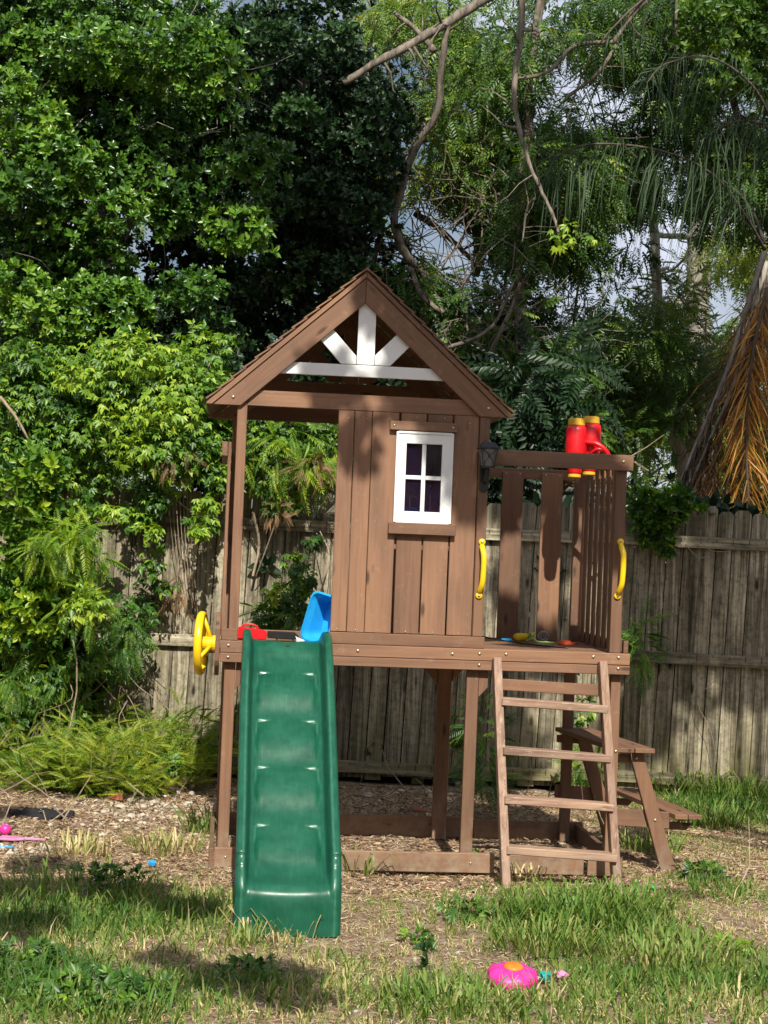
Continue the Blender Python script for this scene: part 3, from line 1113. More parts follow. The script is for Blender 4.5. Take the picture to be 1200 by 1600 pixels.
def frustum(mb, cx, cy, z0, z1, a0, a1, n=4, rot=math.pi / 4):
    vs = [(cx + a0 * math.cos(rot + 2 * math.pi * k / n), cy + a0 * math.sin(rot + 2 * math.pi * k / n), z0) for k in range(n)] + \
         [(cx + a1 * math.cos(rot + 2 * math.pi * k / n), cy + a1 * math.sin(rot + 2 * math.pi * k / n), z1) for k in range(n)]
    mb.add(vs, [tuple(range(n))[::-1], tuple(range(n, 2 * n))] + [(k, (k + 1) % n, (k + 1) % n + n, k + n) for k in range(n)])
    return mb


m_ = MB()
frustum(m_, 0.008, -0.062, 0.300, 0.308, 0.080, 0.080)
frustum(m_, 0.008, -0.062, 0.308, 0.338, 0.076, 0.040)
m_.build('cap', BLACKM, ln, bevel=0.0015)
frustum(MB(), 0.008, -0.062, 0.206, 0.299, 0.036, 0.056, 8, math.pi / 8).build('glass', LGLASS, ln)
m_ = MB()
for a2 in (45, 135, 225, 315):
    c_, s_ = math.cos(R_(a2)), math.sin(R_(a2))
    m_.beam((0.008 + 0.040 * c_, -0.062 + 0.040 * s_, 0.204), (0.008 + 0.063 * c_, -0.062 + 0.063 * s_, 0.300), 0.005, 0.005, (0, 1, 0))
# crossed arches on the face
for sg in (-1, 1):
    pts = [(0.008 + sg * (-0.042 + 0.078 * u_), -0.062 - 0.036 - 0.018 * (0.5 + 0.5 * math.cos(3.14 * u_)) - 0.003, 0.296 - 0.088 * u_ ** 1.6) for u_ in [q / 6 for q in range(7)]]
    m_.tube(pts, 0.0022, 5)
frustum(m_, 0.008, -0.062, 0.196, 0.206, 0.046, 0.050)
m_.build('cage', BLACKM, ln)
m_ = MB()
m_.tube(smoothpath([(0.006, -0.062, 0.196), (0.004, -0.062, 0.165), (0, -0.045, 0.135), (0, -0.01, 0.125)], 4), 0.013, 8)
m_.build('arm', BLACKM, ln, smooth=True)
pl = [(0.026 * math.cos(R_(q)), 0.098 + 0.028 * math.sin(R_(q))) for q in range(180, 361, 20)] + [(0.026 * math.cos(R_(q)), 0.255 + 0.028 * math.sin(R_(q))) for q in range(0, 181, 20)]
MB().prism(pl, -0.014, 0.0).build('back_plate', BLACKM, ln, bevel=0.003)

# red toy binoculars on the right rail
bn = empty('toy_binoculars', (0, 0, 0))
bn.parent = PS
for cx, cy, dz in ((1.985, 0.47, 0.0), (2.083, 0.53, 0.020)):
    ax = Vector((0.02, 0.06, 1)).normalized()
    c0 = Vector((cx, cy, 2.19 + dz))
    tp = 0.30
    MB().lathe([(0.036, 0.02), (0.040, 0.03), (0.042, 0.10), (0.058, 0.13), (0.060, 0.15), (0.060, 0.27), (0.056, 0.295), (0.046, 0.300)], c0, ax, 20).build('barrel', RED, bn, smooth=True)
    MB().lathe([(0.047, 0.301), (0.049, 0.303), (0.049, 0.338), (0.046, 0.341), (0.038, 0.341), (0.036, 0.31)], c0, ax, 20).build('eyecup', ORYEL, bn, smooth=False)
    MB().lathe([(0.034, 0.0), (0.037, 0.003), (0.037, 0.0195), (0.030, 0.0195)], c0, ax, 18).build('collar', ORYEL, bn, smooth=False)
MB().box(2.02, 2.05, 0.46, 0.54, 2.33, 2.43).build('bridge', RED, bn, bevel=0.006)
m_ = MB()
m_.tube(smoothpath([(2.04, 0.47, 2.40), (2.10, 0.44, 2.39), (2.15, 0.43, 2.355), (2.18, 0.44, 2.31)], 4), 0.016, 8)
m_.tube(smoothpath([(2.07, 0.47, 2.33), (2.11, 0.43, 2.36), (2.165, 0.44, 2.34)], 4), 0.010, 8)
m_.build('mounting_clip', RED, bn, smooth=True)

# ladder
lad = empty('ladder', (0, 0, 0))
lad.parent = PS
for (xa, xb), (tx, ty) in (((1.486, 1.532), (0, 0)), ((2.066, 2.131), (0, 0))):
    yb = -0.35 if xa < 1.6 else -0.31
    MB().beam((xa, -0.058, 1.175), (xb, yb, -0.02), 0.044, 0.075, (0, 1, 0.25)).build('stringer', WLZ, lad, bevel=0.003, jit=0.001)
for (za, zb, xa, xb) in ((0.952, 0.925, 1.505, 2.084), (0.697, 0.668, 1.512, 2.096), (0.449, 0.417, 1.520, 2.108), (0.198, 0.164, 1.531, 2.121)):
    yy = -0.058 - 0.29 * (1.175 - za) / 1.19 - 0.012
    m_ = MB().beam((xa, yy, za), (xb, yy + 0.015, zb), 0.095, 0.040, (0, 0, 1))
    m_.build('rung', WLX, lad, bevel=0.004, jit=0.0015)
MB().beam((1.512, -0.05, 1.035), (2.058, -0.05, 1.018), 0.022, 0.062, (0, 0, 1)).build('cross_board', WX, lad, bevel=0.003)

# picnic bench unit hooked to the right legs (it stands a little skewed)
bn2 = empty('picnic_bench', (0, 0, 0))
bn2.parent = PS
SK = lambda v: Vector((v.x - 0.14 * (v.y - 0.2), v.y, v.z))
for y0 in (0.19, 1.04):
    hx_ = 0.0
    MB().prism([(2.297, 0.66), (2.375, 0.655), (2.585, 0.012), (2.505, -0.015)], y0, y0 + 0.026).build('bench_leg', WZ, bn2, bevel=0.003, warp=SK)
    MB().prism([(2.19, 0.342), (2.550, 0.325), (2.550, 0.232), (2.19, 0.247)], y0 + 0.028, y0 + 0.052).build('crosspiece', WX, bn2, bevel=0.003, warp=SK)
    MB().prism([(2.19, 0.645), (2.36, 0.640), (2.33, 0.595), (2.19, 0.60)], y0 + 0.028, y0 + 0.052).build('crosspiece', WX, bn2, bevel=0.003, warp=SK)
    MB().prism([(2.45, 0.270), (2.69, 0.262), (2.66, 0.222), (2.45, 0.228)], y0 + 0.055, y0 + 0.079).build('crosspiece', WX, bn2, bevel=0.003, warp=SK)
for x0, x1 in ((2.19, 2.30), (2.306, 2.418)):
    MB().box(x0, x1, 0.13, 1.12, 0.662, 0.688).build('table_board', WY, bn2, bevel=0.003, warp=SK)
for x0, x1 in ((2.545, 2.618), (2.622, 2.698)):
    MB().box(x0, x1, 0.13, 1.12, 0.300, 0.328).build('seat_board', WY, bn2, bevel=0.003, warp=SK)
for x_, z_ in ((2.338, 0.628), (2.457, 0.285)):
    o = b0.copy()
    o.location = (x_, 0.19, z_)
    link(o, bn2)

# ---- slide
SLX0, SLX1 = 0.122, 0.578
path = [(0.03, 1.222), (-0.03, 1.221), (-0.075, 1.205), (-0.115, 1.170), (-0.16, 1.125)]
p_end = (-1.19, 0.285)
for i in range(1, 9):
    u_ = i / 8
    path.append((-0.16 + (p_end[0] + 0.16) * u_, 1.125 + (p_end[1] - 1.125) * u_ - 0.012 * math.sin(math.pi * u_)))
path += [(-1.27, 0.232), (-1.33, 0.214), (-1.375, 0.205), (-1.405, 0.185), (-1.418, 0.15), (-1.424, 0.10), (-1.432, 0.04), (-1.438, -0.01)]
pp = smoothpath([(0, a_, b_) for a_, b_ in path], 8)
# resample evenly
cum = [0]
for a_, b_ in zip(pp, pp[1:]):
    cum.append(cum[-1] + (b_ - a_).length)
TOT = cum[-1]
NS = 560
prof = []
j = 0
for i in range(NS):
    s_ = TOT * i / (NS - 1)
    while j < len(cum) - 2 and cum[j + 1] < s_:
        j += 1
    f_ = (s_ - cum[j]) / max(1e-6, cum[j + 1] - cum[j])
    prof.append(pp[j].lerp(pp[j + 1], f_))


def sstep(a_, b_, x_):
    u_ = min(1, max(0, (x_ - a_) / (b_ - a_)))
    return u_ * u_ * (3 - 2 * u_)


W_ = SLX1 - SLX0
us = [0, 0.0, 0.003, 0.009, 0.017, 0.025, 0.031, 0.037, 0.043, 0.050, 0.058, 0.068, 0.074, 0.080, 0.086, 0.092] + [0.092 + (W_ / 2 - 0.092) * k / 14 for k in range(1, 15)]
us = us + [W_ - q for q in us[-2::-1]]
nU = len(us)
pockets = [0.31, 0.65, 0.97, 1.345, 1.60]       # arc length where each moulded step starts
V, F, PAINTED_GLINT = [], [], []
for i, p_ in enumerate(prof):
    s_ = TOT * i / (NS - 1)
    tn = (prof[min(i + 1, NS - 1)] - prof[max(i - 1, 0)]).normalized()
    nr = Vector((0, tn.z, -tn.y))
    if nr.z < 0:
        nr = -nr
    if s_ > TOT - 0.22:      # front flap: normal points to the viewer
        nr = Vector((0, -abs(tn.z), abs(tn.y)))
    eave = 0.128 if s_ > 0.2 else 0.052 + 0.076 * sstep(0.03, 0.2, s_)
    rimh = eave * (1 - 0.97 * sstep(TOT - 0.36, TOT - 0.16, s_))
    wid = 0.004 * sstep(0.15, 0.6, s_) + 0.003 * math.sin(s_ * 2.0)
    if s_ > 1.2:
        wid += 0.006 * sstep(1.2, TOT, s_)
    for k, u_ in enumerate(us):
        e_ = min(u_, W_ - u_)
        edge_i = min(k, nU - 1 - k)
        if edge_i == 0:
            h = rimh - 0.075 if s_ < TOT - 0.3 else rimh - 0.075 * (1 - sstep(TOT - 0.3, TOT - 0.15, s_)) - 0.02 * sstep(TOT - 0.3, TOT - 0.15, s_)
        elif edge_i == 1:
            h = rimh - 0.012
        else:
            r_ = 1 - 0.88 * sstep(0.027, 0.052, e_) - 0.12 * sstep(0.048, 0.085, e_)
            h = rimh * r_ - 0.004 * (e_ < 0.005)
        painted_glint = 0.0  # strength of the highlight painted into the base colour
        # moulded pockets
        for ps in pockets:
            ds = s_ - ps
            if ps > 1.5:
                continue
            if -0.03 <= ds < 0.155:
                q_ = sstep(-0.005, 0.008, ds) * (1 - sstep(0.03, 0.155, ds))
                round_ = 0.016 * max(0, 1 - max(ds, 0) / 0.02) ** 2
                taper = 0.010 * max(ds, 0) / 0.17
                side = sstep(0.064 + round_ + taper, 0.080 + round_ + taper, e_)
                cen = 1 - 0.97 * sstep(0.085, 0.165, e_) * (1 - sstep(0.0, 0.14, ds))
                h -= 0.0085 * q_ * side * cen
                gr = 4 * side * (1 - side)
                painted_glint = max(painted_glint, 0.42 * gr * q_, 0.42 * cen * side * max(0, 1 - abs(ds) / 0.012))
            if abs(ds - 0.15) < 0.17:
                h += 0.026 * (0.5 + 0.5 * math.cos(math.pi * (ds - 0.15) / 0.17)) * sstep(0.06, 0.10, e_)
        # slight belly, and lip kick up
        h -= 0.006 * sstep(0.09, W_ / 2, e_)
        # small moulded dimples on the centre line
        for ps in pockets:
            dd = math.hypot(s_ - ps - 0.155, e_ - W_ / 2)
            if dd < 0.02:
                h -= 0.004 * (1 - dd / 0.02)
        for_x = SLX0 + u_ + (wid * (1 if u_ > W_ / 2 else -1)) * (1 - sstep(0.0, 0.14, e_))
        q = p_ + nr * h
        # the run-out lip bulges forward in the middle
        if s_ > TOT - 0.42:
            q.y -= 0.035 * sstep(TOT - 0.42, TOT - 0.22, s_) * (1 - sstep(TOT - 0.20, TOT, s_) * .6) * (1 - ((u_ - W_ / 2) / (W_ / 2)) ** 2)
        V.append((for_x, q.y, q.z))
        painted_glint = max(painted_glint, 0.10 * sstep(0.08, 0.2, e_) * (0.5 + 0.5 * math.sin(s_ * 18.5)), 0.4 * max(0, 1 - abs(e_ - 0.026) / 0.006) * sstep(0.3, 0.5, s_))
        PAINTED_GLINT.append(painted_glint)
for i in range(NS - 1):
    for k in range(nU - 1):
        F.append((i * nU + k, i * nU + k + 1, (i + 1) * nU + k + 1, (i + 1) * nU + k))
me = bpy.data.meshes.new('slide')
me.from_pydata(V, [], F)
for p_ in me.polygons:
    p_.use_smooth = True
wat = me.attributes.new('painted_glint', 'FLOAT', 'POINT')
wat.data.foreach_set('value', np.array(PAINTED_GLINT, dtype=np.float32))
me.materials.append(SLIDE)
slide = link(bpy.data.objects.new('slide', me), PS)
sol = slide.modifiers.new('thickness', 'SOLIDIFY')
sol.thickness = 0.006
sol.offset = -1
# outer side skirts of the moulding, with the ribs that show on the rims
for sg in (0, 1):
    m_ = MB()
    vs, fs = [], []
    for i in range(0, NS, 10):
        s_ = TOT * i / (NS - 1)
        kk = 0 if sg == 0 else nU - 1
        a_ = Vector(V[i * nU + kk])
        t_ = Vector(V[i * nU + (1 if sg == 0 else nU - 2)])
        tn = (prof[min(i + 1, NS - 1)] - prof[max(i - 1, 0)]).normalized()
        vs += [t_ + Vector(((-0.003 if sg == 0 else 0.003), 0, 0)), a_ + Vector(((-0.006 if sg == 0 else 0.006), 0, -0.02 if s_ < TOT - 0.3 else 0))]
    n_ = len(vs) // 2
    fs = [(2 * i, 2 * i + 1, 2 * i + 3, 2 * i + 2) for i in range(n_ - 1)]
    m_.add(vs, fs)
    o = m_.build('side_skirt', SLIDE, slide, smooth=True)
    so = o.modifiers.new('thickness', 'SOLIDIFY')
    so.thickness = 0.005
m_ = MB()
for s_t in (0.70, 0.98, 1.08, 1.19, 1.33):
    i = int(s_t / TOT * (NS - 1))
    for k0, k1 in ((2, 5), (nU - 6, nU - 3)):
        a_, b_ = Vector(V[i * nU + k0]), Vector(V[i * nU + k1])
        m_.tube([a_, b_], 0.0035, 6)
m_.build('rim_rib', SLIDE, slide, smooth=True)
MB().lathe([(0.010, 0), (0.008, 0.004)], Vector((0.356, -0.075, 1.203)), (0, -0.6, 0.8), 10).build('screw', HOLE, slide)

# ================================================================== TOYS
def pw(x, y, z):
    """playset coordinates to world"""
    return Matrix.Translation(PLOC) @ Matrix.Rotation(PYAW, 4, 'Z') @ Vector((x, y, z))


# blue tub tipped on its side beside the wall
tub = empty('toy_tub', pw(0.515, 0.14, 1.220), (0, 0, 0), 'blue plastic tub tipped on its side at the top of the slide', 'tub')


def rrect(a_, b_, r_, n=5):
    out = []
    for cx, cy, s0 in ((a_ - r_, b_ - r_, 0), (-(a_ - r_), b_ - r_, 90), (-(a_ - r_), -(b_ - r_), 180), (a_ - r_, -(b_ - r_), 270)):
        for k in range(n):
            q = R_(s0 + 90 * k / (n - 1))
            out.append((cx + r_ * math.cos(q), cy + r_ * math.sin(q)))
    return out


TM = Matrix.Rotation(R_(14), 4, 'Y') @ Matrix.Translation((0.015, 0, 0.130)) @ Matrix.Rotation(R_(58), 4, 'Z') @ Matrix.Rotation(R_(-90), 4, 'Y') @ Matrix.Scale(0.98, 4)


def loft(secs, cap0=False, cap1=False):
    m = MB()
    n = len(secs[0])
    vs = [p for s in secs for p in s]
    fs = []
    for i in range(len(secs) - 1):
        for k in range(n):
            fs.append((i * n + k, i * n + (k + 1) % n, (i + 1) * n + (k + 1) % n, (i + 1) * n + k))
    if cap0:
        fs.append(tuple(range(n))[::-1])
    if cap1:
        fs.append(tuple((len(secs) - 1) * n + k for k in range(n)))
    m.add(vs, fs)
    return m


def sec(a_, b_, r_, z):
    return [TM @ Vector((x_, y_, z)) for x_, y_ in rrect(a_, b_, r_)]


loft([sec(0.10, 0.055, 0.030, -0.085), sec(0.108, 0.062, 0.034, -0.08), sec(0.122, 0.075, 0.04, 0.02), sec(0.13, 0.082, 0.042, 0.024), sec(0.134, 0.086, 0.042, 0.05),
      sec(0.130, 0.082, 0.040, 0.05), sec(0.118, 0.070, 0.036, 0.018), sec(0.102, 0.054, 0.030, -0.075)], True, True).build('bowl', BLUE, tub, smooth=False)
loft([sec(0.142, 0.094, 0.046, 0.040), sec(0.144, 0.096, 0.046, 0.056), sec(0.133, 0.085, 0.042, 0.060), sec(0.131, 0.083, 0.041, 0.052)]).build('rim', BLUE, tub)

# red and black toy on the deck
tt = empty('toy_saw', pw(0.0, 0.0, 0), (0, 0, PYAW), 'red and black plastic toy lying on the deck beside the blue tub', 'toy')
MB().prism([(0.085, 1.222), (0.245, 1.222), (0.250, 1.262), (0.235, 1.275), (0.10, 1.290), (0.080, 1.270)], 0.10, 0.15).build('body', RED, tt, bevel=0.006)
MB().prism([(0.252, 1.232), (0.40, 1.228), (0.425, 1.245), (0.40, 1.268), (0.252, 1.270)], 0.11, 0.14).build('blade', BLACKP, tt, bevel=0.004)
MB().tube(smoothpath([pw(0, 0, 0) * 0 + Vector(p) for p in ((0.11, 0.125, 1.285), (0.13, 0.125, 1.302), (0.18, 0.125, 1.300), (0.205, 0.125, 1.277))], 3), 0.006, 6).build('grip', RED, tt, smooth=True)
ww = empty('paper_scrap', pw(0, 0, 0), (0, 0, PYAW), 'small white plastic scrap at the foot of the blue tub', 'scrap')
MB().prism([(0.405, 1.218), (0.455, 1.218), (0.45, 1.232), (0.425, 1.238), (0.40, 1.252), (0.41, 1.23)], 0.05, 0.075).build('scrap', WWRAP, ww, bevel=0.002)

# toys along the back of the balcony deck
o = empty('toy_dinosaur_piece', pw(1.79, 0.88, 1.2175), (0, 0, 0.3), 'yellow plastic toy animal lying on the balcony deck', 'toy')
MB().lathe([(0.012, -0.055), (0.024, -0.04), (0.026, 0.0), (0.022, 0.03), (0.010, 0.055)], (0, 0, 0.026), (1, 0.1, 0.05), 10).build('body', YEL, o, smooth=True)
for dx, dy in ((-0.03, -0.02), (-0.03, 0.02), (0.028, -0.02), (0.028, 0.02)):
    MB().tube([(dx, dy * 0.5, 0.02), (dx * 1.2, dy, 0.005)], [0.009, 0.007], 6).build('leg', YEL, o, smooth=True)
MB().lathe([(0.006, 0), (0.014, 0.01), (0.012, 0.03), (0.004, 0.04)], (0.05, 0, 0.032), (1, 0, 0.5), 8).build('head', YEL, o, smooth=True)
o = empty('toy_coil', pw(1.915, 0.86, 1.2175), (0, 0, 0), 'grey plastic coil standing on the balcony deck', 'toy')
for rr, yy in ((0.030, 0), (0.018, 0.006)):
    MB().tube([(rr * math.cos(q * 0.4), yy + q * 0.0004, 0.032 + rr * math.sin(q * 0.4)) for q in range(32)], 0.005, 6).build('loop', GREYP, o, smooth=True)
o = empty('toy_shell', pw(2.02, 0.70, 1.2175), (0, 0, 0), 'orange red plastic sand mould on the balcony deck', 'toy')
MB().lathe([(0.048, 0.0), (0.045, 0.008), (0.030, 0.022), (0.012, 0.030)], (0, 0, 0), (0, 0, 1), 12).build('dome', ORED, o, smooth=True)
MB().tube([(0.03, 0.01, 0.008), (0.06, 0.02, 0.012), (0.075, 0.03, 0.006)], 0.006, 6).build('tab', ORED, o, smooth=True)
o = empty('toy_strap', pw(0, 0, 0), (0, 0, PYAW), 'pale green plastic strip trailing over the balcony deck', 'toy')
MB().tube(smoothpath([(1.80, 0.80, 1.225), (1.84, 0.78, 1.240), (1.86, 0.74, 1.226), (1.90, 0.70, 1.228), (1.95, 0.70, 1.224)], 4), 0.006, 6).build('strip', PGREEN, o, smooth=True)
MB().tube(smoothpath([(1.81, 0.84, 1.225), (1.83, 0.82, 1.265), (1.845, 0.80, 1.23)], 4), 0.005, 6).build('strip', LGREEN, o, smooth=True)
o = empty('toy_spade', pw(0, 0, 0), (0, 0, PYAW), 'small blue plastic piece with a long dark cord on the balcony deck', 'toy')
MB().box(1.655, 1.72, 0.80, 0.84, 1.219, 1.236).build('blade', BLUE, o, bevel=0.006)
MB().tube(smoothpath([(1.50, 0.95, 1.25), (1.58, 0.85, 1.235), (1.70, 0.72, 1.222), (1.82, 0.45, 1.222), (1.95, 0.30, 1.222)], 5), 0.004, 5).build('cord', BLACKP, o, smooth=True)
o = empty('toy_truck', pw(1.50, 0.93, 1.2175), (0, 0, PYAW), 'dark toy heap in the corner of the balcony deck by the house', 'toy')
MB().box(-0.045, 0.045, -0.03, 0.03, 0.016, 0.045).build('body', BLACKP, o, bevel=0.008)
MB().box(-0.03, 0.01, -0.025, 0.025, 0.046, 0.075).build('cab', BLACKP, o, bevel=0.008)
for dx in (-0.028, 0.028):
    for dy in (-0.034, 0.022):
        MB().lathe([(0.015, 0), (0.015, 0.012)], (dx, dy, 0.015), (0, 1, 0), 10).build('wheel', BLACKP, o)
# things seen through the window
o = empty('toy_cone', pw(1.145, 0.17, 1.9305), (0, 0, 0), 'yellow cone toy seen through the lower right window pane', 'toy')
MB().lathe([(0.042, 0), (0.040, 0.010), (0.030, 0.018), (0.010, 0.085), (0.006, 0.088)], (0, 0, 0), (0, 0, 1), 14).build('cone', YEL, o, smooth=False)
o = empty('toy_bowl', pw(1.01, 0.17, 1.9305), (0, 0, 0), 'blue toy bowl seen through the lower left window pane', 'toy')
MB().lathe([(0.03, 0), (0.05, 0.02), (0.06, 0.045), (0.055, 0.045), (0.045, 0.02), (0.02, 0.008)], (0, 0, 0), (0, 0, 1), 16).build('bowl', BLUE, o, smooth=True)
MB().tube(smoothpath([(-0.065, 0, 0.06), (-0.03, 0, 0.10), (0.03, 0, 0.10), (0.065, 0, 0.06)], 4), 0.004, 6).build('handle', GREYP, o, smooth=True)

# toys and scraps on the ground
g_ = gnd(800, 1538)
o = empty('flower_toy', (g_.x, g_.y, 0.0), (R_(8), 0, 0.2), 'round bright pink toy with an orange disc lying in the grass', 'toy')
pts = []
m_ = MB()
nP_ = 40
for (rr, hh) in ((0.085, 0.0), (0.100, 0.018), (0.104, 0.036), (0.096, 0.054), (0.070, 0.066), (0.045, 0.070)):
    pts.append([(rr * (1 + 0.035 * math.sin(8 * 2 * math.pi * k / nP_) * (rr > 0.06)) * math.cos(2 * math.pi * k / nP_), rr * (1 + 0.035 * math.sin(8 * 2 * math.pi * k / nP_) * (rr > 0.06)) * math.sin(2 * math.pi * k / nP_), hh + 0.004 * math.cos(8 * 2 * math.pi * k / nP_)) for k in range(nP_)])
lo = loft(pts, True, True)
for v in lo.bm.verts:
    v.co += Vector(noise.noise_vector(v.co * 40)) * .006
lo.build('petals', PINK, o, smooth=True)
MB().lathe([(0.040, 0.068), (0.042, 0.076), (0.034, 0.083), (0.012, 0.086)], (0, 0, 0), (0, 0, 1), 18).build('disc', ORANGE, o, smooth=True)


def scrapobj(px, py, mat, name, label, cat, kind='crumple', s=0.03, z=0.02):
    g = gnd(px, py)
    o = empty(name, (g.x, g.y, z), (0, 0, random.random() * 3), label, cat)
    m = MB()
    bmesh.ops.create_icosphere(m.bm, subdivisions=2, radius=s)
    for v in m.bm.verts:
        v.co *= 1 + random.uniform(-0.28, 0.28)
        v.co.z *= 0.7
    m.build(kind, mat, o)
    return o


scrapobj(853, 1532, TEAL, 'teal_scrap', 'crumpled teal scrap in the grass right of the pink flower toy', 'scrap', 'wrapper', 0.028)
scrapobj(878, 1530, PPINK, 'pink_scrap', 'pale pink scrap in the grass beyond the teal scrap', 'scrap', 'wrapper', 0.024)
scrapobj(1020, 1392, LGREEN, 'green_scrap', 'bright green scrap on the ground right of the ladder foot', 'scrap', 'wrapper', 0.018)
scrapobj(237, 1354, BLUE, 'blue_ball', 'small bright blue ball in the grass left of the playset', 'ball', 'shell', 0.022)
g_ = gnd(8, 1306)
o = empty('pink_ball', (g_.x, g_.y, 0.035), (0, 0, 0), 'small hot pink ball at the left edge of the yard', 'ball')
m_ = MB()
bmesh.ops.create_uvsphere(m_.bm, u_segments=20, v_segments=12, radius=0.034)
m_.build('shell', PINK, o, smooth=True)
MB().lathe([(0.004, 0.031), (0.006, 0.036)], (0, 0, 0), (0.3, -0.4, 1), 8).build('valve', PPINK, o)
g_ = gnd(30, 1316)
o = empty('toy_rake', (g_.x, g_.y, 0.012), (0, 0, -0.12), 'pink plastic toy spade lying flat on the bare ground', 'toy')
MB().prism([(-0.12, -0.05), (-0.02, -0.045), (0.03, -0.012), (0.03, 0.012), (-0.02, 0.045), (-0.12, 0.05)], 0.0, 0.014, 'xy').build('blade', PPINK, o, bevel=0.004)
MB().beam((0.03, 0, 0.01), (0.155, 0, 0.012), 0.02, 0.014).build('shaft', PPINK, o, bevel=0.004)
g_ = gnd(10, 1328)
o = empty('blue_stick', (g_.x, g_.y, 0.012), (0, 0, 0.05), 'thin light blue plastic stick at the left edge of the yard', 'toy')
MB().tube([(-0.1, 0, 0), (0.04, 0, 0.003)], 0.007, 6).build('rod', BLUE, o, smooth=True)
g_ = gnd(62, 1275)
o = empty('black_cloth', (g_.x, g_.y, 0), (0, 0, 0.1), 'crumpled black cloth on the leaf litter left of the white stones', 'cloth')
nx_, ny_ = 22, 14
vs = []
for j_ in range(ny_):
    for i_ in range(nx_):
        a_, b_ = i_ / (nx_ - 1) - 0.5, j_ / (ny_ - 1) - 0.5
        hh = 0.045 * max(0, 1 - 2.2 * abs(a_) ** 1.3 - 2.0 * abs(b_)) + 0.05 * abs(noise.noise(Vector((a_ * 7, b_ * 6, 5))))
        vs.append((a_ * 0.36 * (1 + 0.2 * math.sin(b_ * 9)), b_ * 0.22 * (1 + 0.3 * math.sin(a_ * 8)), hh))
MB_ = MB()
MB_.add(vs, [(j_ * nx_ + i_, j_ * nx_ + i_ + 1, (j_ + 1) * nx_ + i_ + 1, (j_ + 1) * nx_ + i_) for j_ in range(ny_ - 1) for i_ in range(nx_ - 1)])
MB_.build('fabric', BLACKC, o, smooth=True)
g_ = gnd(312, 1222)
o = empty('crumpled_wrapper', (g_.x, g_.y, 0.02), (0, 0, 0), 'crumpled white and pink wrapper near the fence left of the playset', 'wrapper')
m_ = MB()
bmesh.ops.create_icosphere(m_.bm, subdivisions=2, radius=0.045)
for v in m_.bm.verts:
    v.co *= 1 + random.uniform(-0.35, 0.3)
m_.build('film', WWRAP, o)
m_ = MB()
bmesh.ops.create_icosphere(m_.bm, subdivisions=1, radius=0.02)
for v in m_.bm.verts:
    v.co += Vector((0.005, -0.035, 0.0))
m_.build('pink_print', PINK, o)

# ================================================================== GROUND COVER
PATCH = [  # lush clumps: px, py, radius m, strength
    (900, 1440, 0.55, 1.0), (1150, 1270, 0.6, 1.0), (1120, 1390, 0.3, 0.5), (150, 1440, 0.75, 0.8), (60, 1540, 0.5, 0.9), (330, 1420, 0.35, 0.6), (700, 1560, 0.3, 0.7),
    (1100, 1540, 0.6, 0.8), (450, 1560, 0.4, 0.6), (520, 1500, 0.2, 0.4), (1000, 1560, 0.5, 0.8), (250, 1550, 0.4, 0.6), (860, 1580, 0.3, 0.8)]
PATCH = [(gnd(a_, b_), r_, s_) for a_, b_, r_, s_ in PATCH]


def ground_fields(X, Y):
    n1 = np.array([noise.noise(Vector((x * 1.9, y * 1.9, 0))) for x, y in zip(X, Y)])
    n2 = np.array([noise.noise(Vector((x * 6.5, y * 6.5, 9))) for x, y in zip(X, Y)])
    lush = np.zeros(len(X))
    for p_, r_, s_ in PATCH:
        lush = np.maximum(lush, s_ * np.exp(-(((X - p_.x) ** 2 + ((Y - p_.y)) ** 2) / (r_ * r_))))
    return n1, n2, lush


def in_play(X, Y):
    c_, s_ = math.cos(-PYAW), math.sin(-PYAW)
    dx, dy = X - PLOC.x, Y - PLOC.y
    return dx * c_ - dy * s_, dx * s_ + dy * c_


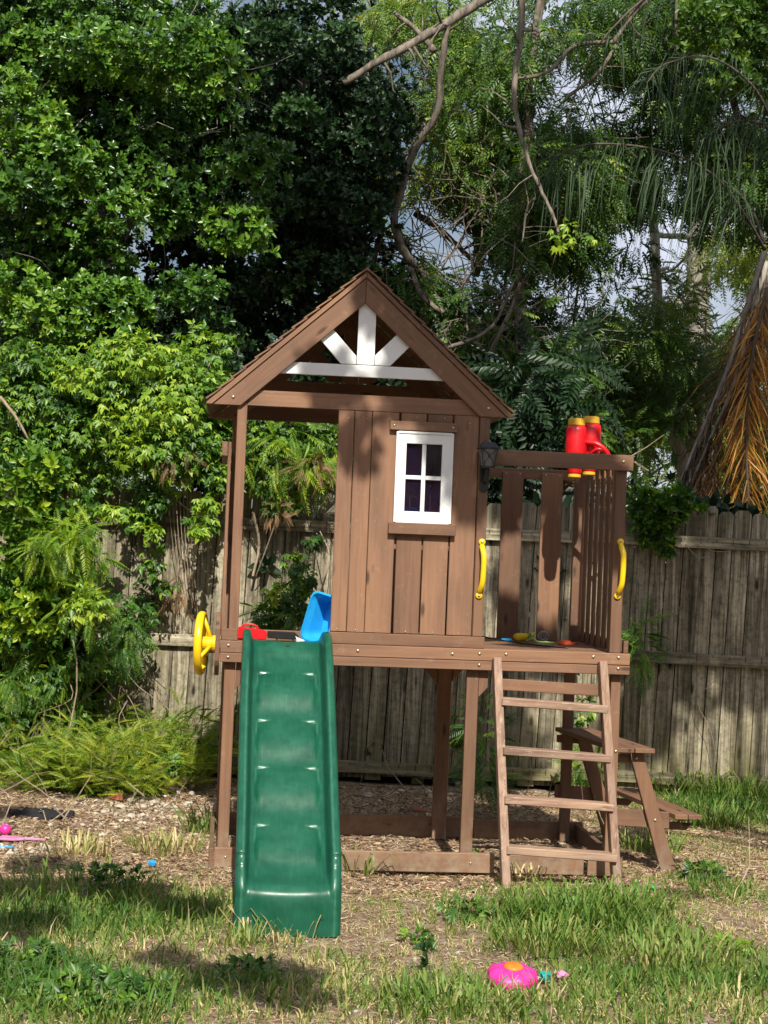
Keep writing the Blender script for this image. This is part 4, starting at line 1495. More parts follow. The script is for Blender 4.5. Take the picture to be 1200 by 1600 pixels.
def blades(n, region, hmin, hmax, keep, wd=0.0028, name='grass', seed=5, dry_bias=0.0, lean=0.6, mat=None):
    r = np.random.default_rng(seed)
    X = r.uniform(region[0], region[1], n)
    Y = r.uniform(region[2], region[3], n)
    # clumpiness: pull each blade towards a nearby tuft centre
    tc = np.stack([np.round(X / 0.075) * 0.075, np.round(Y / 0.075) * 0.075], 1)
    hsh = np.abs(np.sin(tc[:, 0] * 127.1 + tc[:, 1] * 311.7) * 43758.5453) % 1
    hsh2 = np.abs(np.sin(tc[:, 0] * 269.5 + tc[:, 1] * 183.3) * 28001.8384) % 1
    cx, cy = tc[:, 0] + (hsh - .5) * 0.07, tc[:, 1] + (hsh2 - .5) * 0.07
    X = X + (cx - X) * 0.3
    Y = Y + (cy - Y) * 0.3
    n1, n2, lush = ground_fields(X, Y)
    LX, LY = in_play(X, Y)
    k = keep(X, Y, LX, LY, n1, n2, lush, r.random(n), hsh)
    X, Y, n1, n2, lush, hsh = X[k], Y[k], n1[k], n2[k], lush[k], hsh[k]
    n = len(X)
    Z = np.array([gh(x, y) for x, y in zip(X, Y)])
    H = r.uniform(hmin, hmax, n) * (0.55 + 0.75 * np.clip(lush + 0.25 * hsh, 0, 1.2))
    a = r.uniform(0, 2 * math.pi, n)
    le = np.abs(r.normal(lean * 0.6, lean * 0.5, n))
    wdt = wd * r.uniform(0.6, 1.5, n) * (0.8 + 0.7 * lush)
    dirx, diry = np.cos(a), np.sin(a)
    # width vector faces roughly the viewer side-on at random
    b = r.uniform(-0.9, 0.9, n)
    wx, wy = np.cos(b), np.sin(b)
    P0 = np.stack([X, Y, Z - 0.004], 1)
    P1 = P0 + np.stack([dirx * le * H * 0.30, diry * le * H * 0.30, H * 0.55], 1)
    P2 = P0 + np.stack([dirx * le * H * 0.8, diry * le * H * 0.8, H * np.clip(1 - 0.38 * le, 0.15, 1)], 1)
    Wv = np.stack([wx, wy, np.zeros(n)], 1) * wdt[:, None]
    V = np.stack([P0 - Wv, P0 + Wv, P1 - Wv * 0.8, P1 + Wv * 0.8, P2], 1)
    F = np.array([(0, 1, 3), (0, 3, 2), (2, 3, 4)])
    dry = 0.56 + dry_bias - 0.40 * lush - 0.28 * n1 + 0.18 * n2 + 0.24 * r.normal(size=n)
    T = np.clip(dry, 0, 1)
    return V.reshape(-1, 3), (F[None] + (np.arange(n) * 5)[:, None, None]).reshape(-1, 3), np.repeat(T, 5)


def keep_front(X, Y, LX, LY, n1, n2, lush, r, hsh):
    inside = (LX > -0.03) & (LX < 2.25) & (LY > -0.06) & (LY < 1.2)
    slide_ = (LX > 0.11) & (LX < 0.62) & (LY > -1.40) & (LY < 0)
    dens = 0.34 + 0.6 * lush + 0.55 * n1 + 0.7 * n2
    # thin out towards the playset, where mulch lies
    dens = dens - 0.44 * np.clip((LY + 0.9) / 0.7, 0, 1) * (LX < 2.5) * (1 - 0.5 * lush)
    dens = dens - 0.18 * (LX > 0.5) * (LX < 1.5) * (LY > -1.9)
    dens = np.where((LX < -0.1) & (LY > 0.9), dens - 0.45, dens)
    dens = np.maximum(dens, 0.035)
    return (~inside) & (~slide_) & (r < dens)


g1 = blades(120000, (-2.3, 2.9, 5.5, 12.2), 0.03, 0.085, keep_front, wd=0.0022, lean=1.5)
g2 = blades(26000, (-2.3, 2.9, 5.5, 12.2), 0.07, 0.15, lambda X, Y, LX, LY, n1, n2, lush, r, hsh: keep_front(X, Y, LX, LY, n1, n2, lush, r, hsh) & (lush + 0.3 * n2 > 0.28), wd=0.003, seed=8, dry_bias=-0.08, lean=1.3)
# short dry fuzz that ties blades to soil
g3 = blades(170000, (-2.3, 2.9, 5.5, 11.0), 0.012, 0.045, lambda X, Y, LX, LY, n1, n2, lush, r, hsh: keep_front(X, Y, LX, LY, n1, n2, lush, r * 0.7, hsh), wd=0.002, seed=12, dry_bias=0.22, lean=1.3)
tag(leafmesh('lawn_grass', [g1, g2, g3], GRASS), 'patchy green and straw coloured grass over the sandy yard', 'grass', kind='stuff')

# straw, bark mulch and twigs lying on the soil
def litter(n, region, L, W, seed, keep, tb=0.0):
    r = np.random.default_rng(seed)
    X = r.uniform(region[0], region[1], n)
    Y = r.uniform(region[2], region[3], n)
    n1, n2, lush = ground_fields(X, Y)
    LX, LY = in_play(X, Y)
    k = keep(LX, LY, n1, n2, lush, r.random(n))
    X, Y = X[k], Y[k]
    n = len(X)
    Z = np.array([gh(x, y) for x, y in zip(X, Y)]) + r.uniform(0.001, 0.012, n)
    a = r.uniform(0, math.pi, n)
    l = r.uniform(L[0], L[1], n)
    wv = r.uniform(W[0], W[1], n)
    tl = r.normal(0, 0.16, n)
    d = np.stack([np.cos(a), np.sin(a), tl], 1) * (l / 2)[:, None]
    s = np.stack([-np.sin(a), np.cos(a), r.normal(0, 0.3, n)], 1) * (wv / 2)[:, None]
    c = np.stack([X, Y, Z], 1)
    mid = c + np.stack([np.zeros(n), np.zeros(n), l * r.uniform(0, 0.12, n)], 1)
    V = np.stack([c - d - s, c - d + s, mid - s, mid + s, c + d], 1)
    F = np.array([(0, 2, 1), (1, 2, 3), (2, 4, 3)])
    T = np.clip(r.normal(0.66 + tb, 0.25, n), 0, 1)
    return V.reshape(-1, 3), (F[None] + (np.arange(n) * 5)[:, None, None]).reshape(-1, 3), np.repeat(T, 5)


l1 = litter(90000, (-2.6, 2.9, 5.6, 12.2), (0.015, 0.07), (0.0015, 0.005), 21, lambda LX, LY, n1, n2, lush, r: r < 0.55 - 0.3 * lush + 0.4 * (LY > -0.75) + 0.3 * n2)
l2 = litter(26000, (-2.8, 2.9, 8.3, 12.2), (0.015, 0.05), (0.006, 0.018), 22, lambda LX, LY, n1, n2, lush, r: (LY > -0.6) & (r < 0.8), -0.32)
tag(leafmesh('straw_mulch', [l1, l2], STRAW), 'pale straw, bark chips and dead stalks strewn around the playset base', 'mulch', kind='stuff')


# stones
def stone_mesh(s, seed):
    rs = random.Random(seed)
    m = MB()
    bmesh.ops.create_icosphere(m.bm, subdivisions=2, radius=1)
    ax = [rs.uniform(0.7, 1.2), rs.uniform(0.7, 1.1), rs.uniform(0.45, 0.75)]
    o_ = Vector((rs.random() * 50, 0, 0))
    for v in m.bm.verts:
        k_ = 1 + 0.35 * noise.noise(v.co * 1.3 + o_)
        v.co = Vector([v.co[i] * ax[i] * k_ * s for i in range(3)])
    return m


big = [(728 / 3.53, 1252, 0.028), (300, 1242, 0.026), (188, 1262, 0.03), (162, 1271, 0.026), (240, 1256, 0.03), (205, 1277, 0.024), (160, 1306, 0.022), (278, 1240, 0.024),
       (295, 1256, 0.022), (129, 1290, 0.018), (225, 1262, 0.022), (260, 1262, 0.026)]
for i, (a_, b_, s_) in enumerate(big):
    g_ = gnd(a_, b_)
    o = stone_mesh(s_, i).build('stone', STONE)
    o.location = (g_.x, g_.y, s_ * 0.3)
    o.rotation_euler = (0, 0, i)
    tag(o, 'pale limestone lump in the stony strip at the foot of the fern bed', 'stone', 'white stones by the fern bed')
g_ = gnd(182, 1250)
o = MB().box(-0.045, 0.045, -0.03, 0.03, 0, 0.045).build('brick_fragment', BRICKM, bevel=0.006, jit=0.006)
o.location = (g_.x, g_.y, 0)
tag(o, 'broken reddish brick piece among the white stones', 'brick')
for (a_, b_, s_, lb) in ((718, 1228, 0.05, 'large pale stone behind the middle leg of the playset'), (576, 1246, 0.035, 'grey stone in the shade under the deck, left of the others'),
                         (627, 1237, 0.022, 'flat white stone in the shade under the deck'), (669, 1239, 0.026, 'pale stone under the deck beside the rear leg'), (704, 1243, 0.02, 'small white stone just right of the rear leg under the deck')):
    g_ = gnd(a_, b_)
    o = stone_mesh(s_, int(a_)).build('stone', STONE)
    o.location = (g_.x, g_.y, s_ * 0.4)
    tag(o, lb, 'stone')
g_ = gnd(655, 1268)
o = MB().box(-0.05, 0.05, -0.02, 0.02, 0, 0.02).build('orange_block', BRICKM, bevel=0.005, jit=0.004)
o.location = (g_.x, g_.y, 0.0)
tag(o, 'flat orange brown block on the shaded ground under the deck', 'block')
# gravel
m_ = MB()
rs = random.Random(4)
cnt = 0
while cnt < 900:
    if cnt < 330:
        px_, py_ = rs.gauss(205, 60), rs.gauss(1262, 13)
    elif cnt < 620:
        if cnt % 3:
            cnt += 1
            continue
        px_, py_ = rs.uniform(60, 340), rs.uniform(1225, 1320)
    elif cnt < 700:
        px_, py_ = rs.uniform(0, 90), rs.gauss(1330, 8)
    elif cnt < 820:
        px_, py_ = rs.uniform(0, 1200), rs.uniform(1215, 1330)
    else:
        px_, py_ = rs.uniform(0, 1200), rs.uniform(1330, 1590)
    cnt += 1
    g_ = gnd(px_, py_)
    lx, ly = (Matrix.Rotation(-PYAW, 4, 'Z') @ (g_ - PLOC)).xy
    s_ = rs.uniform(0.004, 0.009) + 0.014 * rs.random() ** 3 * (0.6 if cnt > 700 else 1)
    M_ = Matrix.Translation((g_.x, g_.y, gh(g_.x, g_.y) + s_ * 0.4)) @ Matrix.Rotation(rs.random() * 6, 4, 'Z') @ Matrix.Diagonal((s_ * rs.uniform(0.8, 1.5), s_, s_ * 0.7, 1))
    q = bmesh.ops.create_icosphere(m_.bm, subdivisions=1, radius=1, matrix=M_)
    for v in q['verts']:
        v.co += Vector((rs.uniform(-1, 1), rs.uniform(-1, 1), rs.uniform(-1, 1))) * s_ * 0.2
tag(m_.build('gravel', STONE), 'small white stones spread on the bare strip left of the playset', 'gravel', kind='stuff')


# ================================================================== PLANTS
def plant(name, label, cat, loc, chunks, mat, stems=None, part='leaves', stemmat=None, group=None, stemname='stem', kind=None):
    loc = Vector(loc)
    o = empty(name, loc, (0, 0, 0), label, cat, group)
    ch = [(v - np.array(loc), f, tt) for v, f, tt in chunks]
    lm = leafmesh(part, ch, mat, o)
    if kind:
        lm['kind'] = kind
    if stems:
        m = MB()
        for pts, r0, r1 in stems:
            p = smoothpath([Vector(q) - loc for q in pts], 3)
            m.tube(p, [r0 + (r1 - r0) * i / (len(p) - 1) for i in range(len(p))], 5, cap=False)
        so_ = m.build(stemname, stemmat or TWIG, o, smooth=True)
        if len(stems) > 1:
            so_['kind'] = 'stuff'
    return o


def C(kind, px, py, Y, r, n, **k):
    return clump(kind, at(px, py, Y), r, n, **k)


GAPS = [(700, 375, 52, 36), (655, 330, 26, 20), (1045, 375, 34, 34), (615, 200, 20, 26), (885, 120, 22, 18), (640, 120, 16, 14), (890, 470, 20, 26), (1110, 470, 22, 26), (960, 140, 16, 16), (800, 430, 14, 12), (720, 500, 16, 12)]


def area(kind, x0, x1, y0, y1, Ya, Yb, nclump, r, n, **k):
    out = []
    tint = k.pop('tint', 0.5)
    for _ in range(nclump):
        px_, py_ = random.uniform(x0, x1), random.uniform(y0, y1)
        # openings in the canopy where branches part
        m_ = r * FPX / Yb * .75
        if any(((px_ - a) / (c + m_)) ** 2 + ((py_ - b) / (d + m_)) ** 2 < 1 for a, b, c, d in GAPS):
            continue
        rr = r * random.uniform(0.6, 1.3)
        out += C(kind, px_, py_, random.uniform(Ya, Yb), (rr * 1.2, rr, rr * 0.8), int(n * random.uniform(0.7, 1.3)), tint=tint + random.uniform(-0.12, 0.12), **k)
    return out


random.seed(21)
# ---- left: vine mass cascading over the fence top
ch = []
for px_, py_, r_, n_ in ((200, 560, .30, 230), (140, 600, .3, 200), (250, 610, .34, 260), (320, 630, .30, 220), (180, 690, .34, 260), (260, 700, .28, 200), (340, 690, .22, 150),
                         (100, 660, .3, 200), (60, 620, .3, 180), (330, 600, .2, 100), (100, 740, .2, 80), (335, 740, .12, 40), (20, 580, .3, 180), (290, 570, .22, 120)):
    ch += C('palm5', px_, py_, random.uniform(11.9, 12.4), (r_, r_ * 0.6, r_ * 0.7), n_, tint=random.uniform(0.45, 0.9), droop=0.45, tv=0.17)
for px_, py_, r_ in ((210, 560, .16), (270, 640, .18), (190, 650, .18), (120, 590, .14), (240, 830 / 1, .05), (320, 790, .08), (310, 830, .05), (200, 700, .12), (170, 800, .06)):
    ch += C('palm5', px_, py_, 11.75, (r_ * 1.2, r_ * 0.5, r_ * 0.8), int(260 * r_) + 8, tint=0.86, droop=0.6, tv=0.08)
st = [([at(330, 560, 12.1), at(300, 650, 11.9), at(280, 760, 12.1), at(230, 840, 12.2)], .006, .003), ([at(215, 620, 12), at(225, 700, 12), at(222, 780, 12.15)], .006, .004),
      ([at(0, 620, 11.8), at(30, 660, 11.8), at(60, 720, 11.9)], .014, .006), ([at(250, 760, 12.1), at(300, 800, 12.1), at(340, 815, 12.2)], .006, .003)]
for _ in range(34):
    px_, py_ = random.uniform(-10, 335), random.uniform(540, 735)
    r_ = random.uniform(.14, .26)
    ch += C('palm5', px_, py_, random.uniform(11.9, 12.3), (r_, r_ * 0.6, r_ * 0.8), int(90 * r_ / .2), tint=random.uniform(0.35, 0.72), droop=0.5, tv=0.15)
for _ in range(13):
    px_, py_ = random.uniform(140, 345), random.uniform(750, 840)
    r_ = random.uniform(.06, .13)
    ch += C('palm5', px_, py_, random.uniform(11.95, 12.2), (r_, r_ * 0.6, r_ * 0.9), int(230 * r_), tint=random.uniform(0.3, 0.7), droop=0.6, tv=0.15)
plant('climbing_vine', 'bright green creeper spilling over the fence left of the clubhouse', 'vine', (-2, 12.1, 0), ch, L_VINE, st, part='foliage')
# dead reddish patch inside the vine
plant('dead_vine', 'dry reddish brown tangle of creeper hanging on the fence left of the clubhouse', 'vine', (-1.5, 12.1, 0),
      C('fern', 275, 720, 11.8, (.14, .06, .14), 9, tint=0.5, droop=0.9, s=(.5, .9)) + C('fern', 280, 920, 12.15, (.12, .03, .14), 12, tint=0.8, droop=0.9, s=(.5, .9)),
      L_DRY, [([at(262 + k * 6, 760, 12.1), at(270 + k * 5, 850, 12.2), at(285 + k * 4, 930 + k * 5, 12.22)], .004, .002) for k in range(7)], part='foliage')
# ---- far left shrub in front of the fence
ch = []
for px_, py_, r_, n_ in ((30, 780, .30, 170), (80, 830, .28, 160), (20, 880, .3, 160), (100, 900, .18, 80), (50, 950, .24, 110), (110, 850, .14, 50), (10, 980, .2, 80), (60, 740, .2, 90)):
    ch += C('rosbig', px_, py_, random.uniform(11.4, 11.9), (r_, r_ * 0.7, r_ * 0.8), n_, tint=random.uniform(0.5, 0.75), droop=0.2)
plant('leafy_shrub', 'dense leafy shrub at the far left standing against the fence', 'shrub', (-2.5, 11.6, 0), ch, L_VINE,
      [([(-2.5, 11.9, 0), at(30, 1080, 11.8), at(60, 900, 11.6)], .009, .005), ([(-2.45, 11.9, 0), at(70, 1110, 11.8), at(50, 1040, 11.8), at(30, 960, 11.5)], .008, .004)])
ch = area('fern', 60, 150, 830, 960, 11.3, 11.6, 7, .12, 16, tint=0.7, droop=0.3)
for px_, py_ in ((135, 930), (120, 950), (150, 945)):
    ch += C('palm5', px_, py_, 11.25, .09, 30, tint=0.9, droop=0.5)
plant('feathery_shrub', 'yellow green feathery branch in front of the far left shrub', 'shrub', (-2.2, 11.4, 0.0), ch, L_VINE, [([(-2.2, 11.5, 0), at(120, 1080, 11.45), at(110, 950, 11.4)], .008, .004)])
# sparse creeper on the fence lower left with bare stems
ch = []
for px_, py_, r_, n_, ti in ((115, 980, .12, 34, .35), (130, 1010, .12, 36, .55), (160, 1060, .12, 36, .45), (190, 1000, .1, 26, .45), (185, 980, .12, 30, .35), (35, 1090, .12, 34, .6), (200, 1050, .08, 18, .7),
                             (60, 1040, .16, 40, .3), (20, 1010, .2, 60, .25), (225, 930, .14, 44, .3), (215, 970, .12, 30, .3), (240, 880, .1, 20, .5), (90, 1110, .12, 30, .4), (10, 1100, .2, 50, .3), (260, 920, .06, 12, .4)):
    ch += C('palm5', px_, py_, random.uniform(11.9, 12.2), (r_, r_ * .6, r_), n_, tint=ti, droop=0.5)
ch += area('fern', 60, 140, 1015, 1110, 11.6, 11.9, 6, .08, 5, tint=0.6, droop=0.2, s=(.7, 1))
st = []
for _ in range(44):
    px_, py_ = random.uniform(0, 250), random.uniform(930, 1150)
    q = at(px_, py_, random.uniform(11.7, 12.2))
    st.append(([q, q + Vector((random.uniform(-.12, .12), random.uniform(-.05, .05), -.15)), q + Vector((random.uniform(-.25, .25), 0, random.uniform(-.45, -.25)))], .004, .0025))
plant('trailing_creeper', 'sparse creeper with bare stems on the lower left of the fence', 'vine', (-2.1, 12.0, 0), ch, L_VINE, st)
for _ in range(60):
    px_, py_ = random.uniform(-10, 250), random.uniform(880, 1150)
    if px_ > 215 - (py_ - 900) * .15 or (px_ > 120 and random.random() < .72):
        continue
    r_ = random.uniform(.07, .16)
    ch2 = C('palm5' if random.random() < .75 else 'fern', px_, py_, random.uniform(11.6, 12.1), (r_, r_ * 0.6, r_), int(260 * r_), tint=random.uniform(0.15, 0.75), droop=0.5, tv=0.15)
    extra_creeper = globals().setdefault('extra_creeper', [])
    extra_creeper += ch2
plant('fence_foot_creeper', 'leafy creeper mass covering the lower left fence above the feathery weeds', 'vine', (-2.2, 11.9, 0), extra_creeper, L_VINE)
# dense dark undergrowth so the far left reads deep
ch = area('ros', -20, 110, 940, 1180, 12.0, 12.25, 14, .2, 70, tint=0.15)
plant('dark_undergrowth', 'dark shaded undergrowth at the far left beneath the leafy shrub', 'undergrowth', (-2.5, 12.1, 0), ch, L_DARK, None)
# ---- feathery plants along the foot of the fence
def fernplant(px_, py_, h, n, tint, label, Yo=0.0, name='feathery_weed', cat='plant', grp='feathery weeds along the fence foot'):
    n = int(n * 3.4)
    h *= 1.1 + .3 * random.random()
    tint += random.uniform(.05, .35)
    g = gnd(px_, py_)
    pos = np.zeros((n, 3))
    d = np.zeros((n, 3))
    for i in range(n):
        a = random.uniform(0, 2 * math.pi)
        rr = random.random() ** .6 * h * .75
        zz = random.uniform(.05, 1.0) ** .8 * h * (.55 + .6 * abs(noise.noise(Vector((a * 1.3, px_ * .1, 0)))) * 2)
        pos[i] = (g.x + rr * math.cos(a) * 1.2, g.y + rr * math.sin(a) * .7 + Yo, zz * (1 - .3 * rr / h))
        d[i] = (math.cos(a) * .6 + random.gauss(0, .7), math.sin(a) * .4 - .2 + random.gauss(0, .3), random.uniform(.0, 1.6))
    nn = np.array([0, -.2, 1.]) + .3 * rng.normal(size=(n, 3))
    chs = []
    wh = rng.integers(0, 2, n)
    for q in (0, 1):
        m = wh == q
        if m.any():
            chs.append(scatter(TPL['fern'][q], pos[m], d[m], nn[m], rng.uniform(.4, .85, m.sum()) * (h / .4) ** .5, tint + .2 * rng.normal(size=m.sum())))
    stt = []
    for i in range(8):
        a = random.uniform(0, 6.28)
        stt.append(([(g.x, g.y, 0), (g.x + .1 * h * math.cos(a), g.y + .1 * h * math.sin(a), h * .4), (g.x + .35 * h * math.cos(a), g.y + .3 * h * math.sin(a), h * .8)], .003, .0015))
    return plant(name, label, cat, (g.x, g.y, 0), chs, L_FERN, stt, group=grp)


for i, (a_, b_, h_, n_, ti, lb) in enumerate((
        (100, 1238, .38, 150, .5, 'feathery green weed at the left end of the fence foot bed, behind the black cloth'),
        (30, 1225, .42, 130, .4, 'feathery weed at the very left edge of the bed along the fence'),
        (165, 1245, .36, 170, .55, 'bushy feathery weed in front of the bed, just above the white stones'),
        (220, 1232, .40, 170, .6, 'tall feathery weed in the bed, halfway between black cloth and playset'),
        (262, 1222, .45, 150, .5, 'thin feathery weed in the bed reaching up the sunlit fence boards'),
        (305, 1205, .50, 150, .45, 'feathery weed in the bed nearest the playset, beside the wrapper'),
        (135, 1215, .45, 130, .35, 'darker feathery weed at the back of the bed against the fence'))):
    fernplant(a_, b_, h_, n_, ti, lb)
g_ = gnd(165, 1235)
ch = []
for px_, py_ in ((150, 1200), (175, 1215), (120, 1225), (230, 1220), (205, 1195), (90, 1205), (260, 1195)):
    ch += C('palm5', px_, py_, 11.35, (.09, .08, .07), 26, tint=.45, droop=0)
plant('broadleaf_weed', 'broad leaved green weeds mixed into the feathery bed left of the playset', 'weed', (g_.x, g_.y, 0), ch, L_VINE)

# ---- behind the open side of the clubhouse
ch = []
for px_, py_, r_, n_ in ((420, 690, .22, 90), (470, 700, .2, 90), (500, 720, .18, 80), (400, 740, .2, 80), (440, 780, .16, 70), (380, 700, .25, 90), (500, 680, .16, 50), (430, 640, .3, 100)):
    ch += C('palm5', px_, py_, random.uniform(11.8, 12.2), (r_, r_ * .6, r_ * .7), n_, tint=random.uniform(.35, .6), droop=.4)
ch += area('fern', 400, 520, 680, 760, 11.8, 12.1, 8, .14, 14, tint=.8, droop=.4)
plant('fence_creeper', 'creeper bush on the fence top seen through the open side of the clubhouse', 'vine', (-.7, 12.1, 0), ch, L_VINE,
      [([at(395, 800, 12.1), at(405, 850, 12.2), at(395, 900, 12.2)], .012, .01), ([at(440, 790, 12), at(415, 860, 12.1), at(400, 900, 12.2)], .006, .004)])
ch = C('fern', 485, 730, 11.8, (.14, .06, .12), 14, tint=.9, droop=.6, s=(.45, .9)) + C('fern', 430, 800, 11.95, (.1, .05, .08), 10, tint=.9, droop=.6, s=(.5, .7))
plant('dead_creeper', 'pale dry creeper leaves above the fence seen through the open clubhouse', 'vine', (-.5, 12, 0), ch, L_DRY)
ch = []
for px_, py_, r_, n_, ti in ((475, 900, .09, 34, .4), (460, 880, .08, 26, .5), (440, 930, .09, 30, .75), (425, 925, .06, 16, .9), (470, 920, .08, 26, .6), (455, 950, .12, 40, .3), (440, 970, .12, 36, .3), (490, 850, .06, 12, .3), (415, 960, .08, 20, .3), (485, 960, .14, 40, .1)):
    ch += C('palm5', px_, py_, random.uniform(11.5, 11.9), (r_, r_ * .6, r_), n_, tint=ti, droop=.4)
ch += area('fern', 400, 470, 950, 985, 11.5, 11.8, 4, .1, 8, tint=.4)
plant('young_shrub', 'young shrub with pale new leaves behind the blue tub', 'shrub', (-.5, 11.7, 0), ch, L_VINE,
      [([(-.5, 11.8, 0), at(455, 1000, 11.7), at(470, 900, 11.7)], .01, .005), ([at(500, 930, 11.9), at(515, 870, 11.95), at(500, 830, 12.1)], .007, .004)])
# ---- vine on the right fence
ch = []
for px_, py_, r_, n_ in ((1040, 800, .13, 44), (1025, 835, .1, 30), (1015, 790, .12, 36), (1060, 785, .12, 34), (1035, 850, .07, 14), (990, 810, .1, 20), (1080, 790, .06, 10)):
    ch += C('rosbig', px_, py_, 12.15, (r_, r_ * .5, r_), n_, tint=.38, droop=.5, sunny=.2)
plant('fence_vine', 'dark green leafy vine hanging over the right part of the fence', 'vine', (2.1, 12.2, 0), ch, L_VINE,
      [([at(1070, 850, 12.2), at(1090, 870, 12.2), at(1110, 870, 12.25)], .003, .002), ([at(1090, 840, 12.2), at(1110, 860, 12.22), at(1140, 862, 12.25)], .003, .002), ([at(1120, 1060, 12.2), at(1090, 1095, 12.2), at(1110, 1140, 12.2), at(1120, 1190, 12.2)], .003, .002)])
# small plants under and beside the deck
g_ = gnd(712, 1228)
ch = C('fern', 712, 1150, g_.y, (.06, .05, .08), 14, tint=.5) + C('palm5', 712, 1158, g_.y, (.04, .04, .08), 12, tint=.5) + C('palm5', 716, 1120, g_.y, .03, 5, tint=.6)
plant('seedling', 'spindly green seedling between the two middle legs of the playset', 'seedling', g_, ch, L_VINE, [([g_, at(708, 1180, g_.y), at(702, 1150, g_.y)], .004, .003), ([g_, at(716, 1180, g_.y), at(716, 1110, g_.y)], .003, .002)])
ch = C('fern', 755, 1150, 11.3, (.1, .1, .3), 26, tint=.3) + C('palm5', 910, 1110, 11.6, (.1, .05, .12), 20, tint=.5) + C('fern', 920, 1195, 11.3, (.12, .1, .12), 24, tint=.6) + C('fern', 760, 1210, 11, (.1, .1, .1), 18, tint=.4) + \
    C('fern', 1000, 1010, 12.1, (.06, .03, .25), 24, tint=.5) + C('palm5', 985, 1000, 12.1, (.05, .03, .08), 10, tint=.5)
plant('fence_weeds', 'thin shaded weeds against the fence seen behind the ladder', 'weed', (1, 11.5, 0), ch, L_VINE)


def strapclump(px_, py_, h, n, spread, tint, label, name='grass_clump', wd=.005, cat='grass clump', grp=None):
    g = gnd(px_, py_)
    V, F, T = [], [], []
    for i in range(n):
        a = random.uniform(0, 6.28)
        b = random.random() ** .5 * spread * .5
        x0, y0 = g.x + b * math.cos(a) * 1.2, g.y + b * math.sin(a)
        a2 = a + random.gauss(0, .7)
        hh = h * random.uniform(.5, 1.15)
        le = random.uniform(.2, 1.5)
        w_ = wd * random.uniform(.6, 1.3)
        px2, py2 = math.cos(a2 + 1.57) * w_, math.sin(a2 + 1.57) * w_
        k0 = len(V)
        for (u, z) in ((0, 0), (.35, .5), (.75, .85), (1.15, max(.2, .98 - .45 * le))):
            cx_, cy_, cz_ = x0 + math.cos(a2) * le * hh * u * .8, y0 + math.sin(a2) * le * hh * u * .8, hh * z
            ww_ = 1 - .3 * u if u < 1 else .05
            V += [(cx_ - px2 * ww_, cy_ - py2 * ww_, cz_), (cx_ + px2 * ww_, cy_ + py2 * ww_, cz_)]
        for s in range(3):
            q = k0 + 2 * s
            F += [(q, q + 1, q + 3), (q, q + 3, q + 2)]
        T += [tint + .12 + random.gauss(0, .14)] * 8
    V = np.array(V) - np.array((g.x, g.y, 0))
    o = empty(name, (g.x, g.y, 0), (0, 0, 0), label, cat, grp)
    q = leafmesh('blades', [(V, np.array(F), np.clip(np.array(T), 0, 1))], GRASS, o)
    return o


for a_, b_, h_, n_, s_, ti, lb in (
        (900, 1445, .17, 420, .55, .2, 'big lush clump of long green blades in the foreground right of the pink toy'),
        (980, 1425, .15, 220, .4, .25, 'lush grass clump in front of the right ladder foot'),
        (850, 1480, .13, 200, .4, .3, 'grass clump just behind the teal scrap'),
        (1150, 1255, .22, 260, .5, .22, 'tall green grass clump at the right edge below the fence'),
        (1060, 1240, .22, 160, .4, .3, 'tall grass clump behind the picnic bench at the fence foot'),
        (1110, 1290, .16, 160, .4, .25, 'grass clump beside the outer end of the bench seat'),
        (1020, 1330, .13, 90, .3, .4, 'wispy grass under the picnic bench'),
        (320, 1300, .16, 70, .22, .3, 'upright grass tuft against the left base rail of the playset'),
        (560, 1365, .14, 26, .14, .35, 'thin grass tuft right of the slide against the base rail'),
        (430, 1466, .13, 26, .36, .6, 'pale blades leaning over the foot of the slide'),
        (385, 1474, .12, 40, .14, .4, 'green grass tuft at the left corner of the slide foot'),
        (120, 1400, .13, 200, .7, .3, 'shaded green grass clump left of the slide near the left edge'),
        (120, 1335, .13, 80, .3, .65, 'pale dry grass tuft between the pink spade and the blue ball'),
        (260, 1330, .12, 110, .4, .55, 'half dry grass tuft behind the blue ball'),
        (160, 1590, .10, 150, .5, .15, 'grass clump at the bottom left corner'),
        (1040, 1500, .12, 200, .6, .3, 'grass clump in the right foreground'),
        (700, 1580, .11, 160, .5, .3, 'grass clump at the bottom edge left of the pink toy'),
        (820, 1375, .10, 30, .2, .6, 'straggling stems between the feet of the ladder')):
    strapclump(a_, b_, h_, n_, s_, ti, lb)


def weed(px_, py_, h, n, kind, tint, label, r=.1, name='broadleaf_weed'):
    g = gnd(px_, py_)
    chs = clump(kind, (g.x, g.y, h * .55), (r, r, h * .45), n, tint=tint, droop=-.2, s=(.5, .9))
    plant(name, label, 'weed', (g.x, g.y, 0), chs, L_VINE, [([(g.x, g.y, 0), (g.x + .01, g.y, h * .5), (g.x + random.uniform(-.03, .03), g.y, h)], .0025, .0015) for _ in range(4)])


